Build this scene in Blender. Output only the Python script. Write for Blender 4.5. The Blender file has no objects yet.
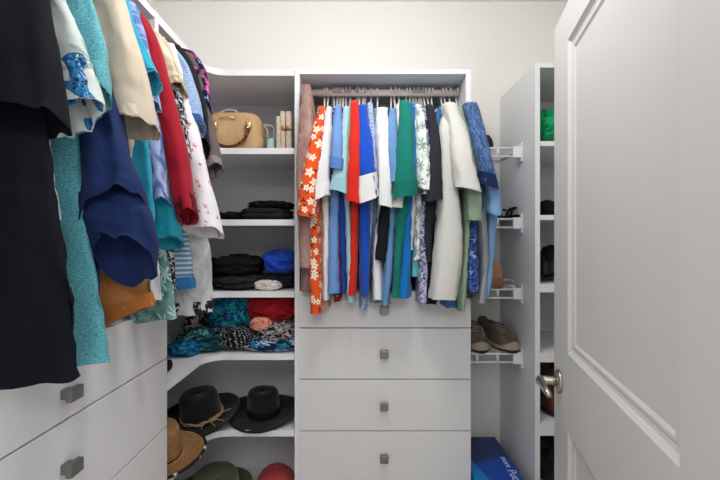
import bpy, bmesh, math, random
from mathutils import Vector, Matrix, noise
S = bpy.context.scene
C = S.collection
F = 407.0; H = 1.40; PI = math.pi

def at(px, py, Y):
    """a pixel of the photograph at distance Y in front of the camera -> world point"""
    return Vector(((px-360)/F*Y, Y, H+(240-py)/F*Y))
def zz(py, Y): return H+(240-py)/F*Y
def xx(px, Y): return (px-360)/F*Y

# ------------------------------------------------------------------ tagging
def tag(o, label=None, cat=None, group=None, kind=None):
    if label: o['label'] = label
    if cat: o['category'] = cat
    if group: o['group'] = group
    if kind: o['kind'] = kind
    return o
def empty(name, loc, label=None, cat=None, group=None, rot=(0,0,0)):
    o = bpy.data.objects.new(name, None); C.objects.link(o)
    o.location = loc; o.rotation_euler = rot; o.empty_display_size = .05
    return tag(o, label, cat, group)
def obj(name, bm, mat, parent=None, smooth=True, world=True, mats=None):
    me = bpy.data.meshes.new(name)
    bmesh.ops.recalc_face_normals(bm, faces=bm.faces)
    bm.to_mesh(me); bm.free()
    for m in (mats or [mat]): me.materials.append(m)
    if smooth:
        for p in me.polygons: p.use_smooth = True
    o = bpy.data.objects.new(name, me); C.objects.link(o)
    if parent:
        o.parent = parent
        if world: o.matrix_parent_inverse = wm(parent).inverted()
    return o
def wm(o):
    m = Matrix.LocRotScale(o.location, o.rotation_euler, o.scale)
    if o.parent: m = wm(o.parent) @ o.matrix_parent_inverse @ m
    return m
def settle(o):
    """put the origin of a mesh at its own base centre"""
    me = o.data
    xs = [v.co for v in me.vertices]
    c = Vector(((min(v.x for v in xs)+max(v.x for v in xs))/2, (min(v.y for v in xs)+max(v.y for v in xs))/2, min(v.z for v in xs)))
    me.transform(Matrix.Translation(-c)); o.location = c
    return o

# ------------------------------------------------------------------ shapes
def box(bm, x0, x1, y0, y1, z0, z1, bev=0.0):
    r = bmesh.ops.create_cube(bm, size=1)
    vs = r['verts']
    for v in vs:
        v.co = Vector(((x0+x1)/2+v.co.x*(x1-x0), (y0+y1)/2+v.co.y*(y1-y0), (z0+z1)/2+v.co.z*(z1-z0)))
    if bev > 0:
        es = list({e for v in vs for e in v.link_edges})
        bmesh.ops.bevel(bm, geom=es, offset=bev, segments=2, affect='EDGES', profile=.5)
    return vs
def boxo(name, mat, x0, x1, y0, y1, z0, z1, parent=None, bev=.001):
    bm = bmesh.new(); box(bm, x0, x1, y0, y1, z0, z1, bev)
    o = obj(name, bm, mat, parent, smooth=False); return o
def prism(bm, pts, z0, z1, bev=0):
    lo = [bm.verts.new((p[0], p[1], z0)) for p in pts]
    hi = [bm.verts.new((p[0], p[1], z1)) for p in pts]
    n = len(pts)
    bm.faces.new(lo[::-1]); bm.faces.new(hi)
    for i in range(n):
        bm.faces.new((lo[i], lo[(i+1) % n], hi[(i+1) % n], hi[i]))
def tube(bm, pts, r, n=10, cap=True, flat=1.0):
    """sweep a circle along points; r number or list"""
    P = [Vector(p) for p in pts]; k = len(P)
    R = r if isinstance(r, (list, tuple)) else [r]*k
    prev = None; rings = []
    up = None
    for i in range(k):
        t = (P[min(i+1, k-1)]-P[max(i-1, 0)])
        if t.length < 1e-9: t = Vector((0, 0, 1))
        t.normalize()
        if up is None:
            up = t.orthogonal().normalized()
        up = (up-t*up.dot(t))
        if up.length < 1e-6: up = t.orthogonal()
        up.normalize(); sd = t.cross(up)
        rings.append([bm.verts.new(P[i]+R[i]*(up*math.cos(a)*flat+sd*math.sin(a))) for a in [2*PI*j/n for j in range(n)]])
    for i in range(k-1):
        for j in range(n):
            bm.faces.new((rings[i][j], rings[i][(j+1) % n], rings[i+1][(j+1) % n], rings[i+1][j]))
    if cap:
        bm.faces.new(rings[0][::-1]); bm.faces.new(rings[-1])
def catmull(rows, n):
    """smooth interpolation through tuples of numbers -> n rows"""
    k = len(rows); out = []
    # parametrise by cumulative distance of the rows so that spacing stays even
    d = [0]
    for i in range(1, k):
        d.append(d[-1]+max(1e-5, sum((a-b)**2 for a, b in zip(rows[i][:3], rows[i-1][:3]))**.5))
    for q in range(n):
        s = d[-1]*q/(n-1)
        i = 0
        while i < k-2 and s > d[i+1]: i += 1
        t = (s-d[i])/(d[i+1]-d[i]); t = min(1, max(0, t))
        p0, p1, p2, p3 = rows[max(i-1, 0)], rows[i], rows[i+1], rows[min(i+2, k-1)]
        d0 = d[i]-d[max(i-1, 0)] or (d[i+1]-d[i]); d1 = d[i+1]-d[i]; d2 = (d[min(i+2, k-1)]-d[i+1]) or d1
        row = []
        for a, b, c, e in zip(p0, p1, p2, p3):
            m1 = ((c-b)/d1*d0+(b-a)/d0*d1)/(d0+d1)*d1 if i > 0 else (c-b)
            m2 = ((e-c)/d2*d1+(c-b)/d1*d2)/(d1+d2)*d1 if i < k-2 else (c-b)
            t2, t3 = t*t, t*t*t
            row.append((2*t3-3*t2+1)*b+(t3-2*t2+t)*m1+(-2*t3+3*t2)*c+(t3-t2)*m2)
        out.append(row)
    return out
def spow(v, e): return math.copysign(abs(v)**e, v)

def cloth_loft(rings, n=40, amp=.008, seed=0, grow=True, inner=.35, freq=26, cap=True, amp0=.1, ex=.8, wr=1.0, thick=.0025, ev=None):
    """rings: list of (cx,cy,cz, ax,ay,az, bx,by,bz, taper). Returns bmesh of a double-walled
    hanging tube of cloth; uv = (arc length, length down) in metres."""
    bm = bmesh.new(); uvl = bm.loops.layers.uv.new('UVMap')
    k = len(rings); P = []; run = 0; L = []
    for i, r in enumerate(rings):
        c = Vector(r[0:3]); A = Vector(r[3:6]); B = Vector(r[6:9]); tp = r[9]
        if i: run += (c-Vector(rings[i-1][0:3])).length
        L.append(run)
        la = A.length; lb = B.length
        Bh = B.normalized(); Ah = A.normalized()
        f = i/(k-1)
        am = amp*(amp0+(1-amp0)*(f**1.1 if grow else 1))
        row = []
        for j in range(n):
            th = -PI+2*PI*j/n
            cs = math.cos(th); sn = math.sin(th)
            u = spow(cs, ex); v = spow(sn, ev or ex)
            tf = 1+(tp-1)*(1-cs)/2*1.0
            # long vertical folds
            side = 1 if sn > 0 else -1
            q = u*la*freq
            nz = noise.noise(Vector((q+seed*7.3, side*3.1+sn*.8, run*3.2+seed)))
            nz = (abs(nz)*2.4-.45)+.6*noise.noise(Vector((q*2.3+seed, side*5, run*7)))
            s1 = noise.noise(Vector((q*.7+run*13, run*24-q*1.1, side*9+seed)))
            s2 = noise.noise(Vector((q*1.3-run*9, run*17+q*1.6, side*4+seed*2)))
            nw = (.55-abs(s1)*2.6)+.7*(.5-abs(s2)*2.4)
            off = am*(nz)*min(1, .3+abs(v)+.25) + wr*(.0022+.18*am)*nw
            ed = am*.6*noise.noise(Vector((run*8, seed*3.3, side*0+cs*2)))
            p = c+A*u+B*v*tf+Bh*off*(1 if side > 0 else -1)+Ah*ed*(1 if cs > 0 else -1)*abs(u)
            row.append(p)
        P.append(row)
    # uneven hem
    for j in range(n):
        dz = .006*noise.noise(Vector((j*.35, seed, 1.7)))
        P[-1][j] = P[-1][j]+Vector((0, 0, dz))
    V = [[bm.verts.new(p) for p in row] for row in P]
    U = []
    for row in P:
        a = [0]
        for j in range(1, n+1): a.append(a[-1]+(row[j % n]-row[j-1]).length)
        h = a[n//2]
        U.append([q-h for q in a])
    def face(q, uv):
        f = bm.faces.new(q)
        for l, w in zip(f.loops, uv): l[uvl].uv = w
    for i in range(k-1):
        for j in range(n):
            j2 = (j+1) % n
            face((V[i][j], V[i+1][j], V[i+1][j2], V[i][j2]),
                 ((U[i][j], L[i]), (U[i+1][j], L[i+1]), (U[i+1][j+1], L[i+1]), (U[i][j+1], L[i])))
    bm.edges.ensure_lookup_table()
    if inner > 0:
        m = max(2, int(k*inner)); prev = V[-1]
        for s in range(m):
            i = k-1-s
            c = Vector(rings[i][0:3]); A = Vector(rings[i][3:6]); B = Vector(rings[i][6:9])
            row = []
            for j in range(n):
                p = P[i][j]; d = p-c
                th = -PI+2*PI*j/n
                nrm = (A.normalized()*math.cos(th)*.6+B.normalized()*math.sin(th))
                if nrm.length > 0: nrm.normalize()
                row.append(bm.verts.new(p-nrm*thick+Vector((0, 0, .001 if s == 0 else 0))))
            for j in range(n):
                j2 = (j+1) % n
                face((prev[j], row[j], row[j2], prev[j2]), ((U[i][j], L[i]),)*2+((U[i][j+1], L[i]),)*2)
            prev = row
        for j in range(n):
            e = bm.edges.get((V[-1][j], V[-1][(j+1) % n]))
            if e: e.smooth = False
    if cap:
        c = bm.verts.new(sum((v.co for v in V[0]), Vector())/n)
        for j in range(n):
            face((V[0][j], V[0][(j+1) % n], c), ((U[0][j], 0), (U[0][j+1], 0), (0, 0)))
    return bm

# ------------------------------------------------------------------ materials
def srgb(c):
    if isinstance(c, str): c = [int(c[i:i+2], 16)/255 for i in (0, 2, 4)]
    return tuple(((v/12.92) if v <= .04045 else ((v+.055)/1.055)**2.4) for v in c)+(1,)
class NT:
    def __init__(s, name, rough=.8, sheen=0, metal=0, spec=.3):
        s.m = bpy.data.materials.new(name); s.m.use_nodes = True
        s.t = s.m.node_tree; s.b = s.t.nodes['Principled BSDF']
        s.b.inputs['Roughness'].default_value = rough
        s.b.inputs['Metallic'].default_value = metal
        s.b.inputs['Specular IOR Level'].default_value = spec
        if sheen: s.b.inputs['Sheen Weight'].default_value = sheen
    def n(s, t, **kw):
        x = s.t.nodes.new(t)
        for k, v in kw.items(): setattr(x, k, v)
        return x
    def l(s, a, b): s.t.links.new(a, b)
    def math(s, op, a, b=None, clamp=False):
        x = s.n('ShaderNodeMath', operation=op, use_clamp=clamp)
        for i, v in enumerate((a, b)):
            if v is None: continue
            if isinstance(v, (int, float)): x.inputs[i].default_value = v
            else: s.l(v, x.inputs[i])
        return x.outputs[0]
    def mix(s, fac, a, b):
        x = s.n('ShaderNodeMix', data_type='RGBA')
        if isinstance(fac, (int, float)): x.inputs[0].default_value = fac
        else: s.l(fac, x.inputs[0])
        for i, v in ((6, a), (7, b)):
            if isinstance(v, tuple): x.inputs[i].default_value = v
            elif isinstance(v, str): x.inputs[i].default_value = srgb(v)
            else: s.l(v, x.inputs[i])
        return x.outputs[2]
    def scaled(s, sx, sy, src='UV', off=(0, 0)):
        tc = s.n('ShaderNodeTexCoord'); mp = s.n('ShaderNodeMapping')
        s.l(tc.outputs[src], mp.inputs[0]); mp.inputs['Scale'].default_value = (sx, sy, sx if src != 'UV' else 1)
        mp.inputs['Location'].default_value = (off[0], off[1], 0)
        return mp.outputs[0]
    def noise(s, vec, scale=1, detail=3, dist=0, out=0):
        x = s.n('ShaderNodeTexNoise'); s.l(vec, x.inputs['Vector'])
        x.inputs['Scale'].default_value = scale; x.inputs['Detail'].default_value = detail
        x.inputs['Distortion'].default_value = dist
        return x.outputs[out]
    def step(s, v, a, b):
        x = s.n('ShaderNodeMapRange'); s.l(v, x.inputs[0]); x.inputs[1].default_value = a; x.inputs[2].default_value = b
        return x.outputs[0]
    def petals(s, vec, n=5, r0=.28, r1=.1, soft=.03, rnd=1.0):
        v = s.n('ShaderNodeTexVoronoi', voronoi_dimensions='2D'); v.inputs['Scale'].default_value = 1
        v.inputs['Randomness'].default_value = rnd
        s.l(vec, v.inputs['Vector'])
        sub = s.n('ShaderNodeVectorMath', operation='SUBTRACT'); s.l(vec, sub.inputs[0]); s.l(v.outputs['Position'], sub.inputs[1])
        sp = s.n('ShaderNodeSeparateXYZ'); s.l(sub.outputs[0], sp.inputs[0])
        ang = s.math('ARCTAN2', sp.outputs[1], sp.outputs[0])
        sc = s.n('ShaderNodeSeparateColor'); s.l(v.outputs['Color'], sc.inputs[0])
        ang = s.math('ADD', s.math('MULTIPLY', ang, float(n)), s.math('MULTIPLY', sc.outputs[0], 6.28))
        rad = s.math('ADD', s.math('MULTIPLY', s.math('COSINE', ang), r1), r0)
        rad = s.math('MULTIPLY', rad, s.math('ADD', s.math('MULTIPLY', sc.outputs[1], .5), .7))
        return s.step(s.math('SUBTRACT', rad, v.outputs['Distance']), -soft, soft), sc.outputs[2], v.outputs['Distance']
    def bump(s, h, strength=.3, dist=.002, prev=None):
        x = s.n('ShaderNodeBump'); s.l(h, x.inputs['Height']); x.inputs['Strength'].default_value = strength
        x.inputs['Distance'].default_value = dist
        if prev is not None: s.l(prev, x.inputs['Normal'])
        return x.outputs[0]
    def done(s, col, normal=None):
        if isinstance(col, (tuple, str)): s.b.inputs['Base Color'].default_value = col if isinstance(col, tuple) else srgb(col)
        else: s.l(col, s.b.inputs['Base Color'])
        if normal is not None: s.l(normal, s.b.inputs['Normal'])
        return s.m

_mc = {}
def fabric(kind, *cols, sc=1.0, rough=.85, name=None, sheen=.15, src='UV'):
    key = (kind, cols, sc, rough, src)
    if key in _mc: return _mc[key]
    t = NT(name or 'fabric_'+kind, rough=rough, sheen=sheen, spec=.2)
    cl = [srgb(c) for c in cols]
    t.b.inputs['Sheen Weight'].default_value = min(sheen, sum(cl[0][:3])*.25)
    fine = t.noise(t.scaled(900, 900, src), 1, 2)
    soft = t.noise(t.scaled(9, 5, src), 1, 4, .6)
    base = cl[0]
    if kind == 'solid':
        dk = tuple(v*.88 for v in cl[0][:3])+(1,)
        base = t.mix(fine, dk, cl[0])
    elif kind == 'heather':
        h = t.noise(t.scaled(170*sc, 900*sc, src), 1, 4, .3)
        base = t.mix(t.step(h, .38, .62), cl[0], cl[1])
    elif kind == 'flowers':     # ground, petals, heart, sprig
        v = t.scaled(14*sc, 14*sc, src)
        m1, r, d = t.petals(v, 5, .34, .1, .02)
        v2 = t.scaled(21*sc, 21*sc, src, (3.3, 1.7))
        m2, r2, d2 = t.petals(v2, 3, .22, .14, .02)
        base = t.mix(t.math('MULTIPLY', m2, t.step(r2, .45, .5)), cl[0], cl[3 % len(cl)])
        base = t.mix(m1, base, cl[1])
        base = t.mix(t.step(d, .09, .05), base, cl[2 % len(cl)])
    elif kind == 'leaves':      # ground, leaf, second leaf
        v = t.scaled(12*sc, 9*sc, src)
        w = t.noise(v, .6, 2)
        nv = t.n('ShaderNodeVectorMath', operation='ADD'); t.l(v, nv.inputs[0])
        cx = t.n('ShaderNodeCombineXYZ'); t.l(w, cx.inputs[0]); t.l(w, cx.inputs[1]); t.l(cx.outputs[0], nv.inputs[1])
        m1, r, d = t.petals(nv.outputs[0], 7, .3, .22, .03)
        m2, r2, d2 = t.petals(t.scaled(19*sc, 15*sc, src, (5, 2)), 9, .28, .2, .03)
        base = t.mix(m2, cl[0], cl[2 % len(cl)])
        base = t.mix(t.math('MULTIPLY', m1, t.step(r, .2, .3)), base, cl[1])
    elif kind == 'palms':
        v = t.scaled(9*sc, 9*sc, src, (.35, .2))
        m1, r, d = t.petals(v, 9, .22, .17, .05, .7)
        cloud = t.noise(t.scaled(7*sc, 9*sc, src), 1, 4)
        base = t.mix(t.step(cloud, .4, .65), cl[0], cl[2 % len(cl)])
        base = t.mix(t.math('MULTIPLY', m1, .6), base, cl[1])
    elif kind == 'plaid':
        uv = t.scaled(1, 1, src); sp = t.n('ShaderNodeSeparateXYZ'); t.l(uv, sp.inputs[0])
        def st(c, f, th):
            return t.step(t.math('SINE', t.math('MULTIPLY', c, f*sc)), th, th+.25)
        a = st(sp.outputs[0], 170, .1); b = st(sp.outputs[1], 170, .1)
        base = t.mix(t.math('MULTIPLY', t.math('ADD', a, b), .5), cl[0], cl[1])
        g = t.math('MAXIMUM', st(sp.outputs[0], 340, .9), st(sp.outputs[1], 340, .9))
        base = t.mix(g, base, cl[2 % len(cl)])
    elif kind == 'stripes':
        uv = t.scaled(1, 1, src); sp = t.n('ShaderNodeSeparateXYZ'); t.l(uv, sp.inputs[0])
        a = t.step(t.math('SINE', t.math('MULTIPLY', sp.outputs[1], 420*sc)), 0, .3)
        base = t.mix(a, cl[0], cl[1])
    elif kind == 'pinstripes':
        uv = t.scaled(1, 1, src); sp = t.n('ShaderNodeSeparateXYZ'); t.l(uv, sp.inputs[0])
        a = t.step(t.math('SINE', t.math('MULTIPLY', sp.outputs[0], 700*sc)), .2, .6)
        base = t.mix(a, cl[0], cl[1])
    elif kind == 'dots':
        m, r, d = t.petals(t.scaled(55*sc, 55*sc, src), 1, .22, 0, .05, .35)
        base = t.mix(m, cl[0], cl[1])
    elif kind == 'tiedye':
        w = t.noise(t.scaled(26*sc, 14*sc, src), 1, 4, 1.5)
        base = t.mix(t.step(w, .42, .6), cl[0], cl[1])
        w2 = t.noise(t.scaled(60*sc, 30*sc, src), 1, 3, 1)
        base = t.mix(t.step(w2, .62, .7), base, cl[2 % len(cl)])
    elif kind == 'marble':
        w = t.noise(t.scaled(16*sc, 10*sc, src), 1, 5, 2)
        base = t.mix(t.step(w, .35, .7), cl[0], cl[1])
    elif kind == 'speckle':
        w = t.noise(t.scaled(120*sc, 120*sc, src), 1, 3, 1)
        base = t.mix(t.step(w, .5, .56), cl[0], cl[1])
        w2 = t.noise(t.scaled(60*sc, 70*sc, src), 1, 3, 1)
        base = t.mix(t.step(w2, .6, .64), base, cl[2 % len(cl)])
    elif kind == 'jungle':
        w = t.noise(t.scaled(28*sc, 28*sc, src), 1, 2, 2.5)
        base = t.mix(t.step(w, .46, .5), cl[0], cl[1])
        w2 = t.noise(t.scaled(34*sc, 40*sc, src, (4, 4)), 1, 2, 2.5)
        base = t.mix(t.step(w2, .56, .6), base, cl[2 % len(cl)])
        w3 = t.noise(t.scaled(50*sc, 44*sc, src, (9, 4)), 1, 2, 2)
        base = t.mix(t.step(w3, .62, .66), base, cl[3 % len(cl)])
    elif kind == 'scattered':   # few small blooms on a plain ground
        m, r, d = t.petals(t.scaled(16*sc, 14*sc, src), 4, .14, .08, .03, 1)
        base = t.mix(t.math('MULTIPLY', m, t.step(r, .5, .55)), cl[0], cl[1])
        base = t.mix(t.math('MULTIPLY', m, t.step(r, .35, .3)), base, cl[2 % len(cl)])
    elif kind == 'scales':      # reptile skin embossing
        v = t.n('ShaderNodeTexVoronoi', feature='DISTANCE_TO_EDGE'); t.l(t.scaled(22*sc, 16*sc, src), v.inputs['Vector']); v.inputs['Scale'].default_value = 1
        base = t.mix(t.step(v.outputs[0], .0, .06), cl[1], cl[0])
    nb = t.bump(soft, .6, .014)
    nb = t.bump(fine, .25, .0008, nb)
    m = t.done(base, nb); _mc[key] = m
    return m
def paint(name, col, rough=.5, tex=300, bs=.05, spec=.4):
    t = NT(name, rough=rough, spec=spec)
    n1 = t.noise(t.scaled(tex, tex, 'Object'), 1, 2)
    n2 = t.noise(t.scaled(1.7, 1.7, 'Object'), 1, 2)
    c = srgb(col); d = tuple(v*.96 for v in c[:3])+(1,)
    return t.done(t.mix(n2, c, d), t.bump(n1, bs, .001))
def metal(name, col, rough=.3):
    t = NT(name, rough=rough, metal=1)
    n1 = t.noise(t.scaled(150, 150, 'Object'), 1, 2)
    return t.done(col, t.bump(n1, .05, .0005))
M = {}
M['wall'] = paint('painted_wall', 'F6F5F2', .9, 400, .12, .2)
M['ceil'] = paint('painted_ceiling', 'F4F3F0', .95, 120, .2, .2)
M['cab'] = paint('white_melamine', 'E5E5E7', .45, 500, .03)
M['cabedge'] = paint('white_edge_band', 'F0F0F4', .4, 500, .02)
M['grey'] = paint('grey_melamine_back', 'E4E4E8', .55, 500, .03)
M['door'] = paint('satin_white_door', 'D6D5D4', .5, 260, .04, .25)
M['wire'] = paint('white_coated_wire', 'F2F2F2', .35, 300, .02)
M['floor'] = paint('pale_floor_tile', 'B9B2A8', .4, 60, .05)
M['nickel'] = metal('satin_nickel', 'BDB8B0', .28)
M['knob'] = metal('brushed_grey_knob', '8E8E8C', .42)
M['rod'] = paint('rosy_closet_rod', 'E9D9D5', .35)
M['hangw'] = paint('white_hanger_plastic', 'EFEDEA', .35, 300, .02)
M['hangg'] = paint('grey_velvet_hanger', 'B2B0AE', .9, 600, .2)
M['hangb'] = paint('black_hanger', '2A2A2C', .6, 600, .1)

# ------------------------------------------------------------------ the room
def struct(name, mat, x0, x1, y0, y1, z0, z1):
    return tag(boxo(name, mat, x0, x1, y0, y1, z0, z1, bev=0), kind='structure')
YB = 1.853; YF = 1.50; XL = -.93; XR = 1.06; ZC = H+1.085
struct('floor', M['floor'], XL-.1, XR+.1, -2.0, YB+.1, -.05, 0)
struct('ceiling', M['ceil'], XL-.1, XR+.1, -2.0, YB+.1, ZC, ZC+.05)
struct('wall_back', M['wall'], XL-.1, XR+.1, YB, YB+.1, 0, ZC)
struct('wall_left', M['wall'], XL-.1, XL, .2, YB, 0, ZC)
struct('wall_right', M['wall'], XR, XR+.1, .2, YB, 0, ZC)
bm = bmesh.new()      # wall with the doorway the photograph is taken through
box(bm, XL-.1, -.46, .14, .26, 0, ZC); box(bm, .47, XR+.1, .14, .26, 0, ZC); box(bm, -.46, .47, .14, .26, 2.06, ZC)
tag(obj('wall_front', bm, M['wall'], smooth=False), kind='structure')
struct('wall_hall', M['wall'], XL-.1, XR+.1, -2.1, -2.0, 0, ZC)

T = .018
ZT = H+.630            # top of the built-in
def z5(py): return zz(py, YF)
shelf_px = [148, 219.5, 291.5, 354, 430.5]     # front-edge tops of the corner shelves

# corner shelving
def lpoly(xfront, xin, yend):
    """L outline: left leg front at xfront, back run front at YF, rounded inner corner"""
    r = .075; pts = [(XL+.01, yend), (xfront, yend)]
    cx, cy = xfront+r, YF-r
    for i in range(9):
        a = PI-i*PI/2/8
        pts.append((cx+r*math.cos(a), cy+r*math.sin(a)))
    pts += [(xin, YF), (xin, YB-.012), (XL+.01, YB-.012)]
    return pts
XC = xx(294.5, YF); XP = XC+T       # left face / right face of the panel between corner and centre
cs = empty('corner_shelving', (-.6, 1.6, 0), 'white L-shaped corner shelving with rounded inner edges in the back left corner', 'shelving')
XF = -.564
for k, z in enumerate([ZT]+[z5(p) for p in shelf_px]+[H-1.022, H-1.32]):
    bm = bmesh.new(); prism(bm, lpoly(XF, XC-.001, 1.137), z-(.022 if k else .024), z)
    o = obj('top_panel' if k == 0 else 'shelf', bm, M['cabedge'], cs, smooth=False)
boxo('back_panel', M['grey'], XL+.012, XC-.001, YB-.011, YB-.001, .0, ZT-.024, cs, 0)
boxo('back_panel', M['grey'], XL+.001, XL+.009, 1.137, YB-.012, .0, ZT-.024, cs, 0)

def knob(parent, x, y, z, axis):
    bm = bmesh.new()
    if axis == 'y':
        box(bm, x-.015, x+.015, y-.026, y-.014, z-.015, z+.015, .003); box(bm, x-.009, x+.009, y-.0145, y, z-.009, z+.009, .001)
    else:
        box(bm, x+.012, x+.025, y-.017, y+.017, z-.0125, z+.0125, .0025); box(bm, x-.001, x+.0125, y-.011, y+.011, z-.009, z+.009, .001)
    return obj('knob', bm, M['knob'], parent, smooth=False)

# centre cabinet (hanging bay over drawers)
X0, X1 = XC+.0005, xx(471, YF)
cc = empty('center_cabinet', ((X0+X1)/2, 1.66, 0), 'white closet cabinet on the back wall with a hanging bay over square-knobbed drawers', 'cabinet')
cc.name = 'drawer_cabinet'
boxo('side_panel', M['cab'], X0, X0+T, YF+.018, YB-.001, 0, ZT, cc)
boxo('side_panel', M['cab'], X1-T, X1, YF+.018, YB-.001, 0, ZT, cc)
boxo('edge_strip', M['cabedge'], X0, X0+T, YF, YF+.0178, 0, ZT, cc, .0005)
boxo('edge_strip', M['cabedge'], X1-T, X1, YF, YF+.0178, H-.19, ZT, cc, .0005)
boxo('top_panel', M['cabedge'], X0+T+.0002, X1-T-.0002, YF, YB-.001, ZT-T, ZT, cc)
boxo('back_panel', M['grey'], X0+T+.0002, X1-T-.0002, YB-.011, YB-.001, .05, ZT-T-.0002, cc, 0)
boxo('counter', M['cab'], X0+T+.0002, X1-T-.0002, YF+.001, YB-.012, H-.205, H-.188, cc)
bm = bmesh.new(); tube(bm, [(X0+T, 1.60, H+.578), (X1-T, 1.60, H+.578)], .0135, 16)
obj('hanging_rod', bm, M['rod'], cc)
ys = [292, 328, 379.3, 431, 483, 535, 590]
for i in range(len(ys)-1):
    za, zb = z5(ys[i]), z5(ys[i+1])
    bm = bmesh.new(); box(bm, X0+T*.45, X1-.0005, YF-.001, YF+.017, zb+.0018, za-.0018, .0012)
    d = obj('drawer', bm, M['cab'], cc, smooth=False)
    knob(d, (X0+X1)/2+.004, YF-.001, (za+zb)/2+.003, 'y')
boxo('toe_kick', M['cab'], X0+T+.001, X1-T-.001, YF+.05, YF+.066, 0, z5(591), cc)

# left cabinet
lc = empty('left_drawer_cabinet', (-.75, .75, 0), 'white closet cabinet on the left wall with wide drawers under hanging clothes', 'cabinet')
lc.name = 'side_cabinet'
boxo('side_panel', M['cab'], XL+.001, XF, 1.117, 1.135, 0, ZT, lc)
boxo('edge_strip', M['cabedge'], XF+.0002, XF+.0016, 1.116, 1.136, H-.19, ZT, lc, 0)
boxo('side_panel', M['cab'], XL+.001, XF, .365, .383, 0, ZT, lc)
boxo('top_panel', M['cabedge'], XL+.001, XF, .3835, 1.1165, ZT-.02, ZT, lc)
boxo('back_panel', M['grey'], XL+.001, XL+.011, .3835, 1.1165, .05, ZT-.0205, lc, 0)
boxo('counter', M['cab'], XL+.012, XF-.002, .3835, 1.1165, H-.205, H-.188, lc)
bm = bmesh.new(); tube(bm, [(-.71, .3835, H+.578), (-.71, 1.1165, H+.578)], .0135, 16)
obj('hanging_rod', bm, M['rod'], lc)
zs = [H-.188, H-.334, H-.526, H-.718, H-.91, H-1.10, H-1.30]
for i in range(len(zs)-1):
    bm = bmesh.new(); box(bm, XF+.0005, XF+.0185, .365, 1.1515, zs[i+1]+.0018, zs[i]-.0018, .0012)
    d = obj('drawer', bm, M['cab'], lc, smooth=False)
    knob(d, XF+.0185, .752, (zs[i]+zs[i+1])/2+(.01 if i else -.022), 'x')
boxo('toe_kick', M['cab'], XF-.07, XF-.054, .3835, 1.1165, 0, zs[-1]-.002, lc)

# right tower
XT0, XT1 = .6365, .6545; YTF = 1.48; ZTT = H+.645
rt = empty('shelf_tower', (.85, 1.66, 0), 'tall white shelf tower on the right, partly behind the open door', 'shelving')
boxo('side_panel', M['cab'], XT0, XT1, YTF+.0015, YB-.001, 0, ZTT, rt)
boxo('edge_strip', M['cabedge'], XT0, XT1, YTF-.0002, YTF+.0013, 0, ZTT, rt, 0)
boxo('side_panel', M['cab'], XR-.02, XR-.002, YTF, YB-.001, 0, ZTT, rt)
boxo('back_panel', M['grey'], XT1+.0002, XR-.0202, YB-.011, YB-.001, 0, ZTT-.019, rt, 0)
boxo('top_panel', M['cabedge'], XT1+.0002, XR-.0202, YTF, YB-.001, ZTT-.018, ZTT, rt)
tw = []
for p0, p1 in ((141, 146), (215, 220), (284, 292.5), (353.5, 362.5), (423, 436), (500, 508)):
    za, zb = zz(p0, YTF), zz(p1, YTF); tw.append(za)
    boxo('shelf', M['cabedge'], XT1+.0002, XR-.0202, YTF+.001, YB-.0112, zb, za, rt)

# wire shoe shelves between cabinet and tower
wx0, wx1 = X1+.001, XT0-.001
ws = []
for p0 in (147, 218, 288.5, 353):
    zt = zz(p0, 1.595); ws.append(zt)
    t = empty('wire_shelf', ((wx0+wx1)/2, 1.72, zt-.04), None, 'wire shelf', 'wire shoe shelves beside the tower')
    t['label'] = {147: 'topmost white wire shoe shelf between cabinet and shelf tower', 218: 'white wire shoe shelf with dark sandals, second from the top', 288.5: 'white wire shoe shelf above the taupe sneakers', 353: 'lowest white wire shoe shelf, carrying the taupe sneakers'}[p0]
    bm = bmesh.new()
    tube(bm, [(wx0, 1.598, zt-.004), (wx1-.001, 1.598, zt-.004)], .004, 8)
    tube(bm, [(wx0, 1.598, zt-.037), (wx1-.001, 1.598, zt-.037)], .0035, 8)
    tube(bm, [(wx0, YB-.008, zt-.004), (wx1-.001, YB-.008, zt-.004)], .003, 8)
    for xm in (wx0+.05, wx0+.13): box(bm, xm-.004, xm+.004, 1.595, 1.600, zt-.037, zt-.004)
    for xm in (wx0+.002, wx1-.004): tube(bm, [(xm, 1.598, zt-.004), (xm, YB-.008, zt-.004)], .003, 8)
    obj('front_rail', bm, M['wire'], t)
    bm = bmesh.new()
    n = 13
    for i in range(n):
        x = wx0+.01+(wx1-wx0-.03)*i/(n-1)
        tube(bm, [(x, 1.598, zt-.003), (x, YB-.008, zt-.003)], .0014, 6)
    obj('wire_deck', bm, M['wire'], t)
    bm = bmesh.new(); box(bm, wx1-.036, wx1-.0055, 1.590, 1.606, zt-.042, zt+.002, .002); box(bm, wx1-.0055, wx1, 1.586, 1.625, zt-.058, zt+.018, .002)
    obj('end_bracket', bm, M['wire'], t, smooth=False)

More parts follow.
